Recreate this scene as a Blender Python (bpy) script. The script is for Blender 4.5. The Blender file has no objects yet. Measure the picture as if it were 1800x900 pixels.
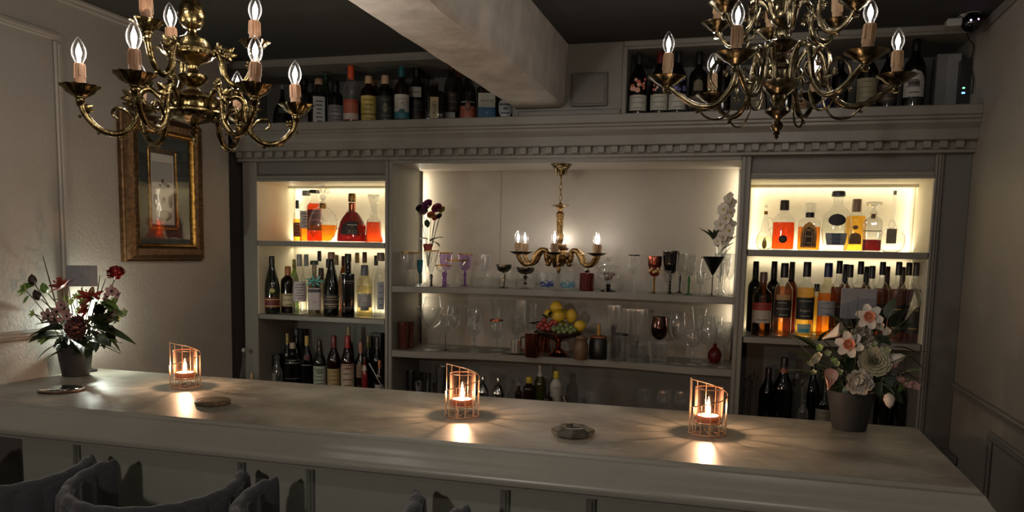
import bpy, math, random
from mathutils import Vector, Matrix
PI = math.pi
random.seed(7)
SC = bpy.context.scene
COL = SC.collection

# ---------------------------------------------------------------- camera
F_PX, PPY, YAW, PITCH, ROLL, EYE = 1414.93, 599.16, 0.278363, -0.110283, 0.0204595, 1.535
cy_, sy_ = math.cos(YAW), math.sin(YAW)
cp_, sp_ = math.cos(PITCH), math.sin(PITCH)
cr_, sr_ = math.cos(ROLL), math.sin(ROLL)
FW = Vector((-sy_*cp_, cy_*cp_, sp_))
r0 = Vector((cy_, sy_, 0)); u0 = r0.cross(FW)
RT = r0*cr_ + u0*sr_
UP = -r0*sr_ + u0*cr_
cam = bpy.data.cameras.new('camera')
cam.sensor_width = 36; cam.lens = F_PX/1800*36
cam.shift_y = (PPY-450)/1800; cam.clip_start = 0.02
co = bpy.data.objects.new('camera', cam); COL.objects.link(co)
m3 = Matrix((RT, UP, -FW)).transposed()
co.matrix_world = Matrix.Translation((0, 0, EYE)) @ m3.to_4x4()
SC.camera = co

# ---------------------------------------------------------------- world, exposure
w = bpy.data.worlds.new('world'); SC.world = w; w.use_nodes = True
w.node_tree.nodes['Background'].inputs[0].default_value = (0.9, 0.85, 0.8, 1)
w.node_tree.nodes['Background'].inputs[1].default_value = 0.02
SC.view_settings.view_transform = 'Standard'
SC.view_settings.look = 'None'
SC.view_settings.gamma = 1
SC.view_settings.exposure = 0.40
SC.cycles.transparent_max_bounces = 40
SC.cycles.max_bounces = 8
SC.cycles.sample_clamp_indirect = 3
SC.cycles.caustics_reflective = False
SC.cycles.caustics_refractive = False

BULB_W = 1.0          # each chandelier bulb
BULB_COL = (1.0, 0.905, 0.80)
LED_COL = (1.0, 0.87, 0.64)

def point(name, loc, watt, color, r):
    l = bpy.data.lights.new(name, 'POINT'); l.energy = watt; l.color = color; l.shadow_soft_size = r
    o = bpy.data.objects.new(name, l); COL.objects.link(o); o.location = loc
    return o
def area(name, loc, d, sx, sy, watt, color, up=(0, 0, 1)):
    l = bpy.data.lights.new(name, 'AREA'); l.shape = 'RECTANGLE'; l.size = sx; l.size_y = sy
    l.energy = watt; l.color = color
    o = bpy.data.objects.new(name, l); COL.objects.link(o); o.location = loc
    o.rotation_euler = Vector(d).to_track_quat('-Z', 'Y').to_euler()
    return o
# unseen lights added on the guests' side, suggested by the stool shadows
point('unseen_room_light', (0.1, 0.35, 2.15), 9.0, BULB_COL, 0.06)
point('unseen_room_light', (-1.2, -0.7, 1.75), 34.0, BULB_COL, 0.06)  # set low and strong to brighten the bar front

# ---------------------------------------------------------------- pixel <-> place helpers
def ray(u, v): return FW + RT*((u-900)/F_PX) + UP*((PPY-v)/F_PX)
def onY(u, v, y): d = ray(u, v); p = d*(y/d.y); return Vector((p.x, y, p.z+EYE))
def onX(u, v, x): d = ray(u, v); p = d*(x/d.x); return Vector((x, p.y, p.z+EYE))
def onZ(u, v, z): d = ray(u, v); p = d*((z-EYE)/d.z); return Vector((p.x, p.y, z))
def pix(x, y, z):
    X = Vector((x, y, z-EYE)); d = X.dot(FW)
    return 900+F_PX*X.dot(RT)/d, PPY-F_PX*X.dot(UP)/d
def depth(x, y, z=1.5): return Vector((x, y, z-EYE)).dot(FW)
def xat(u, y, z):
    v = 450
    for _ in range(4):
        x = onY(u, v, y).x; v = pix(x, y, z)[1]
    return x

# ---------------------------------------------------------------- materials
def lin(h):
    if not isinstance(h, str): return tuple(h)+(1,)
    o = []
    for i in (0, 2, 4):
        c = int(h[i:i+2], 16)/255
        o.append(c/12.92 if c <= .04045 else ((c+.055)/1.055)**2.4)
    return tuple(o)+(1,)
MC = {}
def pm(name, col, rough=.5, metal=0, bump=0, scale=20, var=0, col2=None, spec=.5, coat=0, detail=4, stretch=None):
    if name in MC: return MC[name]
    m = bpy.data.materials.new(name); m.use_nodes = True; MC[name] = m
    n, l = m.node_tree.nodes, m.node_tree.links
    b = n['Principled BSDF']
    b.inputs['Base Color'].default_value = lin(col)
    b.inputs['Roughness'].default_value = rough; b.inputs['Metallic'].default_value = metal
    b.inputs['Specular IOR Level'].default_value = spec
    b.inputs['Coat Weight'].default_value = coat
    if var or bump or col2:
        tc = n.new('ShaderNodeTexCoord'); no = n.new('ShaderNodeTexNoise')
        no.inputs['Scale'].default_value = scale; no.inputs['Detail'].default_value = detail
        src = tc.outputs['Object']
        if stretch:
            mp = n.new('ShaderNodeMapping'); mp.inputs['Scale'].default_value = stretch
            l.new(src, mp.inputs['Vector']); src = mp.outputs['Vector']
        l.new(src, no.inputs['Vector'])
        if var or col2:
            r = n.new('ShaderNodeValToRGB')
            r.color_ramp.elements[0].position = .35; r.color_ramp.elements[1].position = .68
            c = lin(col)
            a = lin(col2) if col2 else tuple(x*(1-var) for x in c[:3])+(1,)
            r.color_ramp.elements[0].color = a
            r.color_ramp.elements[1].color = c
            l.new(no.outputs['Fac'], r.inputs['Fac']); l.new(r.outputs['Color'], b.inputs['Base Color'])
        if bump:
            bu = n.new('ShaderNodeBump'); bu.inputs['Strength'].default_value = bump; bu.inputs['Distance'].default_value = .01
            l.new(no.outputs['Fac'], bu.inputs['Height']); l.new(bu.outputs['Normal'], b.inputs['Normal'])
    return m
def paint(col, rough=.55, metal=0):
    key = 'coat_%s_%d_%d' % (col, rough*100, metal)
    return pm(key, col, rough, metal, var=.08, scale=60)
def emis(name, col, s):
    if name in MC: return MC[name]
    m = bpy.data.materials.new(name); m.use_nodes = True; MC[name] = m
    n, l = m.node_tree.nodes, m.node_tree.links; n.clear()
    e = n.new('ShaderNodeEmission'); e.inputs[0].default_value = lin(col); e.inputs[1].default_value = s
    o = n.new('ShaderNodeOutputMaterial'); t = n.new('ShaderNodeBsdfTransparent'); a = n.new('ShaderNodeAddShader')
    l.new(e.outputs[0], a.inputs[0]); l.new(t.outputs[0], a.inputs[1]); l.new(a.outputs[0], o.inputs[0])     # glowing gas or wire: no solid body
    m.cycles.emission_sampling = 'NONE'
    return m
def glass(name, tint=(1, 1, 1), ior=1.5, gloss=1.0, haze=0.0, hazecol=(.8, .8, .8), edge=.0, edgecol=(.42, .41, .39), rough=.05):
    """thin clear wall: light goes straight through tinted, edges reflect"""
    if name in MC: return MC[name]
    m = bpy.data.materials.new(name); m.use_nodes = True; MC[name] = m
    n, l = m.node_tree.nodes, m.node_tree.links; n.clear()
    t = n.new('ShaderNodeBsdfTransparent'); t.inputs[0].default_value = tuple(tint)+(1,)
    g = n.new('ShaderNodeBsdfGlossy'); g.inputs['Roughness'].default_value = rough
    g.inputs[0].default_value = (gloss, gloss, gloss, 1)
    fr = n.new('ShaderNodeFresnel'); ge = n.new('ShaderNodeNewGeometry')
    im = n.new('ShaderNodeMapRange'); im.inputs[3].default_value = ior; im.inputs[4].default_value = 1/ior    # thin sheet: same both sides
    l.new(ge.outputs['Backfacing'], im.inputs[0]); l.new(im.outputs[0], fr.inputs[0])
    tc = n.new('ShaderNodeTexCoord'); no = n.new('ShaderNodeTexNoise'); no.inputs['Scale'].default_value = 18
    l.new(tc.outputs['Object'], no.inputs['Vector'])
    bu = n.new('ShaderNodeBump'); bu.inputs['Strength'].default_value = .08; bu.inputs['Distance'].default_value = .005
    l.new(no.outputs['Fac'], bu.inputs['Height']); l.new(bu.outputs['Normal'], g.inputs['Normal'])
    mx = n.new('ShaderNodeMixShader'); l.new(fr.outputs[0], mx.inputs[0])
    first = t
    if haze:
        d = n.new('ShaderNodeBsdfDiffuse'); d.inputs[0].default_value = tuple(hazecol)+(1,)
        tr = n.new('ShaderNodeBsdfTranslucent'); tr.inputs[0].default_value = tuple(hazecol)+(1,)
        ad = n.new('ShaderNodeMixShader'); ad.inputs[0].default_value = .5
        l.new(d.outputs[0], ad.inputs[1]); l.new(tr.outputs[0], ad.inputs[2])
        hm = n.new('ShaderNodeMixShader'); hm.inputs[0].default_value = haze
        l.new(t.outputs[0], hm.inputs[1]); l.new(ad.outputs[0], hm.inputs[2]); first = hm
    if edge:                                    # diffuse tone at the outline stands in for refracted edge light
        lw = n.new('ShaderNodeLayerWeight'); lw.inputs[0].default_value = .5
        pw = n.new('ShaderNodeMath'); pw.operation = 'POWER'; pw.inputs[1].default_value = 3.6; l.new(lw.outputs['Facing'], pw.inputs[0])
        ml = n.new('ShaderNodeMath'); ml.operation = 'MULTIPLY'; ml.inputs[1].default_value = edge; l.new(pw.outputs[0], ml.inputs[0])
        ed = n.new('ShaderNodeBsdfDiffuse'); ed.inputs[0].default_value = tuple(edgecol)+(1,)
        em = n.new('ShaderNodeMixShader'); l.new(ml.outputs[0], em.inputs[0]); l.new(first.outputs[0], em.inputs[1]); l.new(ed.outputs[0], em.inputs[2]); first = em
    l.new(first.outputs[0], mx.inputs[1]); l.new(g.outputs[0], mx.inputs[2])
    o = n.new('ShaderNodeOutputMaterial'); l.new(mx.outputs[0], o.inputs[0])
    return m
def liquid(name, tint, haze=.12):
    return glass('liquid_'+name, tint, 1.12, .6, haze, tint)

M_CAB = pm('cabinet_paint', '6e6b64', .42, bump=.05, scale=35, var=.05)
M_CABD = pm('cabinet_panel_paint', '5c5955', .45, bump=.05, scale=35, var=.05)
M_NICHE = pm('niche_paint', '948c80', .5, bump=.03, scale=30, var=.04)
M_NICHE_LIT = pm('niche_paint_lit', 'd8d0b8', .5, bump=.02, scale=30, var=.03)  # niche paint made paler and creamier, the strip light put into its colour
M_WALL = pm('wall_paint', '968f86', .55, bump=.12, scale=90, var=.05)
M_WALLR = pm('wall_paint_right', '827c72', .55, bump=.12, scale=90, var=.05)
M_RECESS = pm('recess_dark_paint', '5c5a57', .5, bump=.05, scale=40, var=.05)  # darker tone for recessed faces; paints the shade under the middle shelf
M_CEIL = pm('ceiling_black_paint', '302f2c', .7, bump=.1, scale=12, var=.1)
M_FLOOR = pm('dark_floor_boards', '3a2e26', .5, bump=.1, scale=8, var=.3, stretch=(1, 12, 1))
M_BEAM = pm('beam_rough_plaster', 'b4ada4', .8, bump=.9, scale=9, detail=9, col2='9c958c')
M_BRASS = pm('aged_brass', '8e7c54', .22, 1, bump=.3, scale=70, col2='3a2e1a', detail=6)
M_BRASS2 = pm('antique_brass', '8c8066', .24, 1, bump=.15, scale=60, col2='3c3426', detail=6)
M_BRASS3 = pm('dull_gilt_brass', 'a88658', .42, 1, bump=.3, scale=90, col2='5a4526', detail=6)
M_WAX = pm('candle_sleeve', 'b08a6c', .6, bump=.5, scale=45, col2='8a6448', stretch=(1, 1, .25))
M_WAX2 = pm('candle_sleeve_tan', 'a88a68', .6, bump=.5, scale=45, col2='806244', stretch=(1, 1, .25))
M_BULBG = glass('bulb_glass', (1, 1, 1), 1.4, 1, 0, edge=.3, edgecol=(.35, .35, .35))
M_FIL = emis('bulb_glow', (1, .93, .82), 12)
M_CLEAR = glass('clear_glass', (.96, .97, .97), 1.6, 1.0, .03, (.9, .9, .9), .9)
M_CUT = glass('cut_crystal', (.90, .91, .91), 1.9, 1.0, .03, (.9, .9, .9), .85, (.62, .61, .58), .05)
M_GREENG = pm('dark_green_bottle_glass', '0d140a', .08, spec=.6)
M_BROWNG = pm('dark_brown_bottle_glass', '150a05', .08, spec=.6)
M_BLACKG = pm('black_bottle_glass', '060606', .07, spec=.6)
M_CHROME = pm('polished_steel', 'b8b8b8', .12, 1, var=.1, scale=30)
M_COPPER = pm('polished_copper', 'b0684c', .16, 1, var=.15, scale=25)
M_ROSEG = pm('rose_gold_wire', 'e8c4a4', .3, 1, var=.1, scale=40)
M_SILVER = pm('tarnished_silver', '8e8a80', .25, 1, bump=.1, scale=60, col2='55524a')
M_BLACK = pm('black_plastic', '0a0a0a', .35, var=.1)
M_GLD = pm('rim_gilding', '9a7038', .3, 1, var=.1)
M_LEAF = pm('leaf_dark', '2c3a24', .45, var=.4, scale=25)
M_LEAF2 = pm('leaf_bright', '5c7c38', .45, var=.4, scale=25)
M_LEAF3 = pm('leaf_greygreen', '54625a', .55, var=.3, scale=25)
M_STEM = pm('stem_green', '3a4428', .6, var=.3, scale=30)
M_VELVET = pm('navy_grey_velvet', '33343a', .85, bump=.3, scale=120, var=.25)
M_VELVET.node_tree.nodes['Principled BSDF'].inputs['Sheen Weight'].default_value = .4

# bar top: pale concrete-look laminate with cloudy patches and a few thin veins
def bar_mat():
    m = pm('bar_top_stone', '9c998e', .33, bump=.02, scale=6, detail=8, col2='737066')
    n, l = m.node_tree.nodes, m.node_tree.links
    b = n['Principled BSDF']; r = [x for x in n if x.type == 'VALTORGB'][0]
    no = n.new('ShaderNodeTexNoise'); no.inputs['Scale'].default_value = 26; no.inputs['Detail'].default_value = 6
    tc = n.new('ShaderNodeTexCoord'); mp = n.new('ShaderNodeMapping'); mp.inputs['Scale'].default_value = (.5, 1.6, 1)
    l.new(tc.outputs['Object'], mp.inputs[0]); l.new(mp.outputs[0], no.inputs['Vector'])
    rr = n.new('ShaderNodeValToRGB'); rr.color_ramp.elements[0].position = .6; rr.color_ramp.elements[1].position = .75
    l.new(no.outputs['Fac'], rr.inputs[0])
    mx = n.new('ShaderNodeMix'); mx.data_type = 'RGBA'; mx.inputs[7].default_value = lin('b4aca0')
    l.new(rr.outputs[0], mx.inputs[0]); l.new(r.outputs[0], mx.inputs[6]); l.new(mx.outputs[2], b.inputs['Base Color'])
    rm = n.new('ShaderNodeMapRange'); rm.inputs[3].default_value = .34; rm.inputs[4].default_value = .52
    l.new(no.outputs['Fac'], rm.inputs[0]); l.new(rm.outputs[0], b.inputs['Roughness'])
    return m
M_BAR = bar_mat()

# ---------------------------------------------------------------- mesh building
def sec_round(a): return math.sin(a), -math.cos(a)
def sec_super(n_):
    def f(a):
        s, c = math.sin(a), -math.cos(a)
        d = (abs(s)**n_+abs(c)**n_)**(1/n_)
        return s/d, c/d
    return f
class MB:
    def __init__(s): s.v = []; s.f = []; s.m = []
    def add(s, vs, fs, mi=0):
        b = len(s.v); s.v += [tuple(x) for x in vs]; s.f += [tuple(i+b for i in q) for q in fs]; s.m += [mi]*len(fs); return s
    def box(s, x0, x1, y0, y1, z0, z1, mi=0):
        v = [(x, y, z) for z in (z0, z1) for y in (y0, y1) for x in (x0, x1)]
        return s.add(v, [(0, 2, 3, 1), (4, 5, 7, 6), (0, 1, 5, 4), (2, 6, 7, 3), (0, 4, 6, 2), (1, 3, 7, 5)], mi)
    def bbox(s, x0, x1, y0, y1, z0, z1, b=.002, mi=0):
        """box with chamfered edges"""
        vs = []
        for sx in (0, 1):
            for sy in (0, 1):
                for sz in (0, 1):
                    X = (x0, x1)[sx]; Y = (y0, y1)[sy]; Z = (z0, z1)[sz]
                    dx = b*(1-2*sx); dy = b*(1-2*sy); dz = b*(1-2*sz)
                    vs += [(X, Y+dy, Z+dz), (X+dx, Y, Z+dz), (X+dx, Y+dy, Z)]
        I = lambda a, c, d, k: ((a*2+c)*2+d)*3+k
        fs = []
        for a in (0, 1):
            fs.append([I(a, 0, 0, 0), I(a, 1, 0, 0), I(a, 1, 1, 0), I(a, 0, 1, 0)][::1 if a else -1])
            fs.append([I(0, a, 0, 1), I(1, a, 0, 1), I(1, a, 1, 1), I(0, a, 1, 1)][::-1 if a else 1])
            fs.append([I(0, 0, a, 2), I(1, 0, a, 2), I(1, 1, a, 2), I(0, 1, a, 2)][::1 if a else -1])
        for a in (0, 1):
            for c in (0, 1):
                fs.append([I(a, c, 0, 0), I(a, c, 1, 0), I(a, c, 1, 1), I(a, c, 0, 1)])
                fs.append([I(a, 0, c, 0), I(a, 1, c, 0), I(a, 1, c, 2), I(a, 0, c, 2)])
                fs.append([I(0, a, c, 1), I(1, a, c, 1), I(1, a, c, 2), I(0, a, c, 2)])
                for d in (0, 1): fs.append([I(a, c, d, 0), I(a, c, d, 1), I(a, c, d, 2)])
        return s.add(vs, fs, mi)
    def lathe(s, prof, seg=24, mi=0, c=(0, 0, 0), sec=None, fy=1, sqmin=.6, scal=0, scn=8, caps=True):
        rmax = max(p[0] for p in prof); rings = []; vs = []; fs = []
        for r, z in prof:
            if r < 1e-5 and caps:
                rings.append([len(vs)]); vs.append((c[0], c[1], c[2]+z)); continue
            ring = []
            for i in range(seg):
                a = 2*PI*i/seg
                f = sec_round if (sec is None or r < sqmin*rmax) else sec
                x, y = f(a)
                k = 1+scal*math.cos(scn*a)*(r/rmax)**3
                ffy = fy if r >= sqmin*rmax else min(1, fy+(1-fy)*(1-(r/(sqmin*rmax))**2))
                yy = r*y*k*(fy if r >= sqmin*rmax else ffy)
                ring.append(len(vs)); vs.append((c[0]+r*x*k, c[1]+yy, c[2]+z))
            rings.append(ring)
        for A, B in zip(rings, rings[1:]):
            if len(A) == 1 and len(B) == 1: continue
            for i in range(seg):
                j = (i+1) % seg
                if len(A) == 1: fs.append((A[0], B[j], B[i]))
                elif len(B) == 1: fs.append((A[i], A[j], B[0]))
                else: fs.append((A[i], A[j], B[j], B[i]))
        return s.add(vs, fs, mi)
    def tube(s, pts, rad, seg=8, mi=0, closed=False):
        pts = [Vector(p) for p in pts]; n = len(pts)
        if not hasattr(rad, '__len__'): rad = [rad]*n
        vs = []; fs = []; prev = None
        for i, p in enumerate(pts):
            if closed: t = (pts[(i+1) % n]-pts[i-1])
            else: t = pts[min(i+1, n-1)]-pts[max(i-1, 0)]
            if t.length < 1e-9: t = Vector((0, 0, 1))
            t.normalize()
            if prev is None:
                a = Vector((0, 0, 1)) if abs(t.z) < .9 else Vector((1, 0, 0))
                prev = (a-t*a.dot(t)).normalized()
            else:
                prev = (prev-t*prev.dot(t)); prev.normalize()
            b = t.cross(prev)
            for k in range(seg):
                a = 2*PI*k/seg
                vs.append(p+(prev*math.cos(a)+b*math.sin(a))*rad[i])
        for i in range(n if closed else n-1):
            j = (i+1) % n
            for k in range(seg):
                l = (k+1) % seg
                fs.append((i*seg+k, i*seg+l, j*seg+l, j*seg+k))
        if not closed:
            fs.append(tuple(range(seg))[::-1]); fs.append(tuple((n-1)*seg+k for k in range(seg)))
        return s.add(vs, fs, mi)
    def ball(s, c, r, mi=0, seg=10, rings=6, sc=(1, 1, 1)):
        prof = [(math.sin(PI*i/rings), -math.cos(PI*i/rings)) for i in range(rings+1)]
        prof[0] = (0, -1); prof[-1] = (0, 1)
        t = MB().lathe(prof, seg)
        return s.add([(c[0]+x*r*sc[0], c[1]+y*r*sc[1], c[2]+z*r*sc[2]) for x, y, z in t.v], t.f, mi)
    def prism(s, prof, x0, x1, mi=0, axis='x', closed=True):
        """profile of (y,z) extruded along x (or of (x,z) along y)"""
        n = len(prof); vs = []
        for X in (x0, x1):
            for a, b in prof: vs.append((X, a, b) if axis == 'x' else (a, X, b))
        fs = [(i, (i+1) % n, n+(i+1) % n, n+i) for i in range(n if closed else n-1)]
        if closed: fs += [tuple(range(n))[::-1], tuple(range(n, 2*n))]
        return s.add(vs, fs, mi)
    def xf(s, M):
        s.v = [tuple(M @ Vector(p)) for p in s.v]; return s
    def mesh(s, name, mats, ang=38):
        me = bpy.data.meshes.new(name); me.from_pydata(s.v, [], s.f)
        for m in (mats if isinstance(mats, (list, tuple)) else [mats]): me.materials.append(m)
        me.polygons.foreach_set('material_index', s.m)
        me.update()
        if ang:
            me.shade_smooth(); me.set_sharp_from_angle(angle=math.radians(ang))
        return me
    def build(s, name, mats, parent=None, ang=38, loc=(0, 0, 0), rot=(0, 0, 0)):
        return inst(name, s.mesh(name, mats, ang), parent, loc, rot)
def inst(name, me, parent=None, loc=(0, 0, 0), rot=(0, 0, 0), scale=(1, 1, 1), mat=None):
    o = bpy.data.objects.new(name, me); COL.objects.link(o)
    if parent: o.parent = parent
    if mat is not None: o.matrix_basis = mat
    else: o.location = loc; o.rotation_euler = rot; o.scale = scale
    return o
def tag(o, label, cat, group=None):
    o['label'] = label; o['category'] = cat
    if group: o['group'] = group
    return o
def thing(name, loc, label, cat, group=None, rz=0):
    o = bpy.data.objects.new(name, None); COL.objects.link(o); o.empty_display_size = .05
    o.location = loc; o.rotation_euler = (0, 0, rz)
    return tag(o, label, cat, group)
def struct(o): o['kind'] = 'structure'; return o
def spline(P, n=6):
    P = [Vector(p) for p in P]; out = []
    for i in range(len(P)-1):
        p0, p1, p2, p3 = P[max(i-1, 0)], P[i], P[i+1], P[min(i+2, len(P)-1)]
        for k in range(n):
            t = k/n
            out.append(.5*((2*p1)+(p2-p0)*t+(2*p0-5*p1+4*p2-p3)*t*t+(3*p1-p0-3*p2+p3)*t**3))
    out.append(P[-1]); return out
def lerp_list(L, n):
    out = []
    for i in range(n):
        t = i/(n-1)*(len(L)-1); k = min(int(t), len(L)-2); out.append(L[k]+(L[k+1]-L[k])*(t-k))
    return out
FONT = {}
def text_geo(s_):
    """flat outlines of a word, unit height, centred"""
    if s_ in FONT: return FONT[s_]
    c = bpy.data.curves.new('t', 'FONT'); c.body = s_; c.align_x = 'CENTER'; c.size = 1; c.resolution_u = 2
    o = bpy.data.objects.new('t', c); COL.objects.link(o)
    me = bpy.data.meshes.new_from_object(o.evaluated_get(bpy.context.evaluated_depsgraph_get()))
    vs = [(v.co.x, v.co.y) for v in me.vertices]; fs = [tuple(p.vertices) for p in me.polygons]
    bpy.data.objects.remove(o); bpy.data.curves.remove(c); bpy.data.meshes.remove(me)
    FONT[s_] = (vs, fs); return FONT[s_]

# ================================================================ THE ROOM
XL, XR, ZC = -2.418, .819, 2.425
def sbox(name, b, mat, bev=0):
    mb = MB(); (mb.bbox(*b, b=bev) if bev else mb.box(*b))
    return struct(mb.build(name, mat, ang=30))
sbox('floor', (-2.7, 1.0, -2.3, 4.0, -.05, 0), M_FLOOR)
sbox('ceiling', (-2.7, 1.0, -2.3, 4.0, ZC, ZC+.05), M_CEIL)
sbox('wall_left', (XL-.08, XL, -2.3, 3.42, 0, ZC), M_WALL)
sbox('wall_left_recess', (-2.58, XL-.08, 3.3, 3.95, 0, ZC), M_RECESS)
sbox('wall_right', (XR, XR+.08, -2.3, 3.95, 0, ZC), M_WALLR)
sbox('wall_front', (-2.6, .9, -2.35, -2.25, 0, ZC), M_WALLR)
sbox('wall_back', (-2.6, .9, 3.88, 3.96, 0, ZC), M_CABD)
wb = MB()                                    # upper wall over the cabinet with its two bottle alcoves
wb.box(-2.498, XR, 3.5, 3.88, 2.392, ZC)
wb.box(-1.02, -.518, 3.5, 3.88, 2.115, 2.392)
wb.box(.795, XR, 3.5, 3.88, 2.115, 2.392)
struct(wb.build('wall_back_upper', M_CAB, ang=30))
t = MB()
t.bbox(-2.498, -1.01, 3.49, 3.5, 2.402, ZC, b=.003); t.bbox(-.535, XR, 3.49, 3.5, 2.402, ZC, b=.003)
t.bbox(-.538, -.518, 3.492, 3.5, 2.115, 2.402, b=.002)
struct(t.build('trim_1', M_CAB, ang=30))
t = MB(); t.bbox(-.99, -.54, 3.488, 3.5, 2.118, 2.148, b=.003)
struct(t.build('trim_2', M_CAB, ang=30))
plate = MB().bbox(-.752, -.598, 3.482, 3.5, 2.160, 2.300, b=.004).bbox(-.742, -.608, 3.478, 3.483, 2.170, 2.290, b=.002)
tag(plate.build('access_panel', M_CABD, ang=30), 'square grey painted access panel on the wall right of the ceiling beam', 'panel')
# ceiling beam, rough plaster on concrete with a broken lower arris
def beam():
    mb = MB(); random.seed(3); ny = 60; y0, y1 = -2.25, 3.5
    vs = []; fs = []
    for i in range(ny+1):
        y = y0+(y1-y0)*i/ny
        j = lambda s_: random.uniform(-s_, s_)
        ring = [(-1.012+j(.002), 2.425), (-1.012+j(.002), 2.30), (-1.010+j(.003), 2.172), (-1.000, 2.160+j(.002)),
                (-.90, 2.158), (-.800+j(.005), 2.160+j(.003)), (-.788+j(.004), 2.172+j(.006)), (-.784, 2.30), (-.776, 2.425)]
        vs += [(x, y, z) for x, z in ring]
    n = 9
    for i in range(ny):
        for k in range(n-1): fs.append((i*n+k, (i+1)*n+k, (i+1)*n+k+1, i*n+k+1))
    mb.add(vs, fs); return mb
struct(beam().build('beam_ceiling', M_BEAM, ang=30))
# crown strip and panel mouldings
def frame_yz(mb, X, d, y0, y1, z0, z1, wd, mi=0):
    """raised picture moulding on a wall x=X, d = +1 faces +x, -1 faces -x"""
    for (a, b, c, e) in ((y0, y1, z1-wd, z1), (y0, y1, z0, z0+wd), (y0, y0+wd, z0+wd, z1-wd), (y1-wd, y1, z0+wd, z1-wd)):
        x0, x1 = sorted((X, X+d*.012)); mb.bbox(x0, x1, a, b, c, e, b=.004, mi=mi)
        cy0, cy1, cz0, cz1 = a+wd*.3, b-wd*.3, c+wd*.3, e-wd*.3
        x0, x1 = sorted((X+d*.012, X+d*.018)); mb.bbox(x0, x1, cy0, cy1, cz0, cz1, b=.002, mi=mi)
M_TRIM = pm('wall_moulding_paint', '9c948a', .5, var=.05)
m = MB(); frame_yz(m, XL, 1, .9, 2.432, 1.195, 2.285, .032); struct(m.build('trim_3', M_TRIM, ang=30))
m = MB(); frame_yz(m, XL, 1, -1.4, .7, 1.195, 2.285, .032); struct(m.build('trim_4', M_TRIM, ang=30))
m = MB(); m.bbox(XL, XL+.014, -2.25, 3.42, 2.395, ZC, b=.003); m.bbox(XL, XL+.02, -2.25, 3.42, 2.41, ZC, b=.003); struct(m.build('trim_5', M_TRIM, ang=30))
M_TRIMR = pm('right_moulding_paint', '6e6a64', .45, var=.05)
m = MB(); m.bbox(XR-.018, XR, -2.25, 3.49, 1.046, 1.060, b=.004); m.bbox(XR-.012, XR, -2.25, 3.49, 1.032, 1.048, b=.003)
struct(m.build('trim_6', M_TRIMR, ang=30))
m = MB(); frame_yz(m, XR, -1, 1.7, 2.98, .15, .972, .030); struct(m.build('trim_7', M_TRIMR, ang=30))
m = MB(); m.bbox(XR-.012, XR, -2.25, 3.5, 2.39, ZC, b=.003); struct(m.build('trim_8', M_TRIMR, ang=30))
m = MB(); m.bbox(XL, XL+.015, -2.25, 1.9, 0, .1, b=.004); struct(m.build('baseboard_left', M_TRIM, ang=30))
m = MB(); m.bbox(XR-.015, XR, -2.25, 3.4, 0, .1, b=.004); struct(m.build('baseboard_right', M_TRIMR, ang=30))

# ================================================================ THE BACK BAR CABINET
CAB = thing('back_bar_cabinet', (-.79, 3.69, 0), 'grey painted built-in back bar cabinet with dentil cornice and lit niches behind the counter', 'cabinet')
CL = -CAB.location
def cpart(name, mb, mat, parent=None, label=None):
    o = mb.build(name, mat, parent or CAB, ang=30, loc=(0, 0, 0) if parent else CL)
    if label: o['label'] = label
    return o
YF, YB = 3.5, 3.84
S1, S2, SA, SB, ZT, ZCT, ZK = 1.564, 1.201, 1.364, 1.058, 1.852, 1.929, .79
L1, L2, C1, C2, R1, R2 = -2.319, -1.63, -1.594, -.033, .006, .691
for x0, x1 in ((-2.397, L1), (L2, C1), (C2, R1), (R2, R2+.02)):
    mb = MB().bbox(x0, x1, YF, 3.88, .02, 1.945, b=.002)
    if x1-x0 < .06:
        xm = (x0+x1)/2; mb.bbox(x0+.001, xm-.002, YF-.006, YF, .02, 1.943, b=.002); mb.bbox(xm+.002, x1-.001, YF-.004, YF, .02, 1.943, b=.002)
    else:
        mb.bbox(x1-.010, x1, YF-.005, YF, .8, ZT+.011, b=.002)
    cpart('upright_panel', mb, M_CAB)
cpart('end_panel', MB().bbox(R2+.02, XR, YF+.012, 3.88, .02, 1.945, b=.002).bbox(R2+.018, R2+.03, YF, YF+.014, .02, 1.945, b=.002), M_CABD, label='darker flat panel beside the right wall')
for x0, x1 in ((L1, L2), (R1, R2)):          # rails and sunk panels over the small niches
    cpart('top_rail', MB().bbox(x0, x1, YF, YF+.03, ZT, 1.878, b=.002).bbox(x0, x1, YF-.005, YF, ZT, ZT+.011, b=.002), M_CAB)
    cpart('sunk_panel', MB().bbox(x0, x1, YF+.022, 3.88, 1.876, 1.945, b=.001), M_CABD)
cpart('top_rail', MB().bbox(C1, C2, YF-.006, YF+.03, ZCT, 1.945, b=.002), M_CAB)
cpart('niche_ceiling', MB().box(C1, C2, YF+.03, 3.88, ZCT, ZCT+.012), M_NICHE)
for x0, x1 in ((L1, L2), (R1, R2)):
    cpart('niche_ceiling', MB().box(x0, x1, YF+.03, 3.88, ZT, ZT+.012).box(x0, x1, YB-.06, YB-.055, ZT-.012, ZT), M_NICHE_LIT)
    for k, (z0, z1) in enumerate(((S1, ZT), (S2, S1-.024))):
        cpart('back_board', MB().box(x0+.004, x1-.004, YB, YB+.012, z0, z1), M_NICHE_LIT, label='pale back board lit by hidden light strips')
        for xa in (x0, x1-.003): cpart('niche_lining', MB().box(xa, xa+.003, YF+.002, YB+.012, z0, z1), M_NICHE_LIT)
    cpart('back_board', MB().box(x0, x1, YB, YB+.012, ZK, S2-.024), M_CABD)  # same niche back in darker paint, its lack of light put into colour
cpart('back_board', MB().box(C1+.012, C2-.012, YB, YB+.012, SB-.03, ZCT), M_NICHE)
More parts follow.
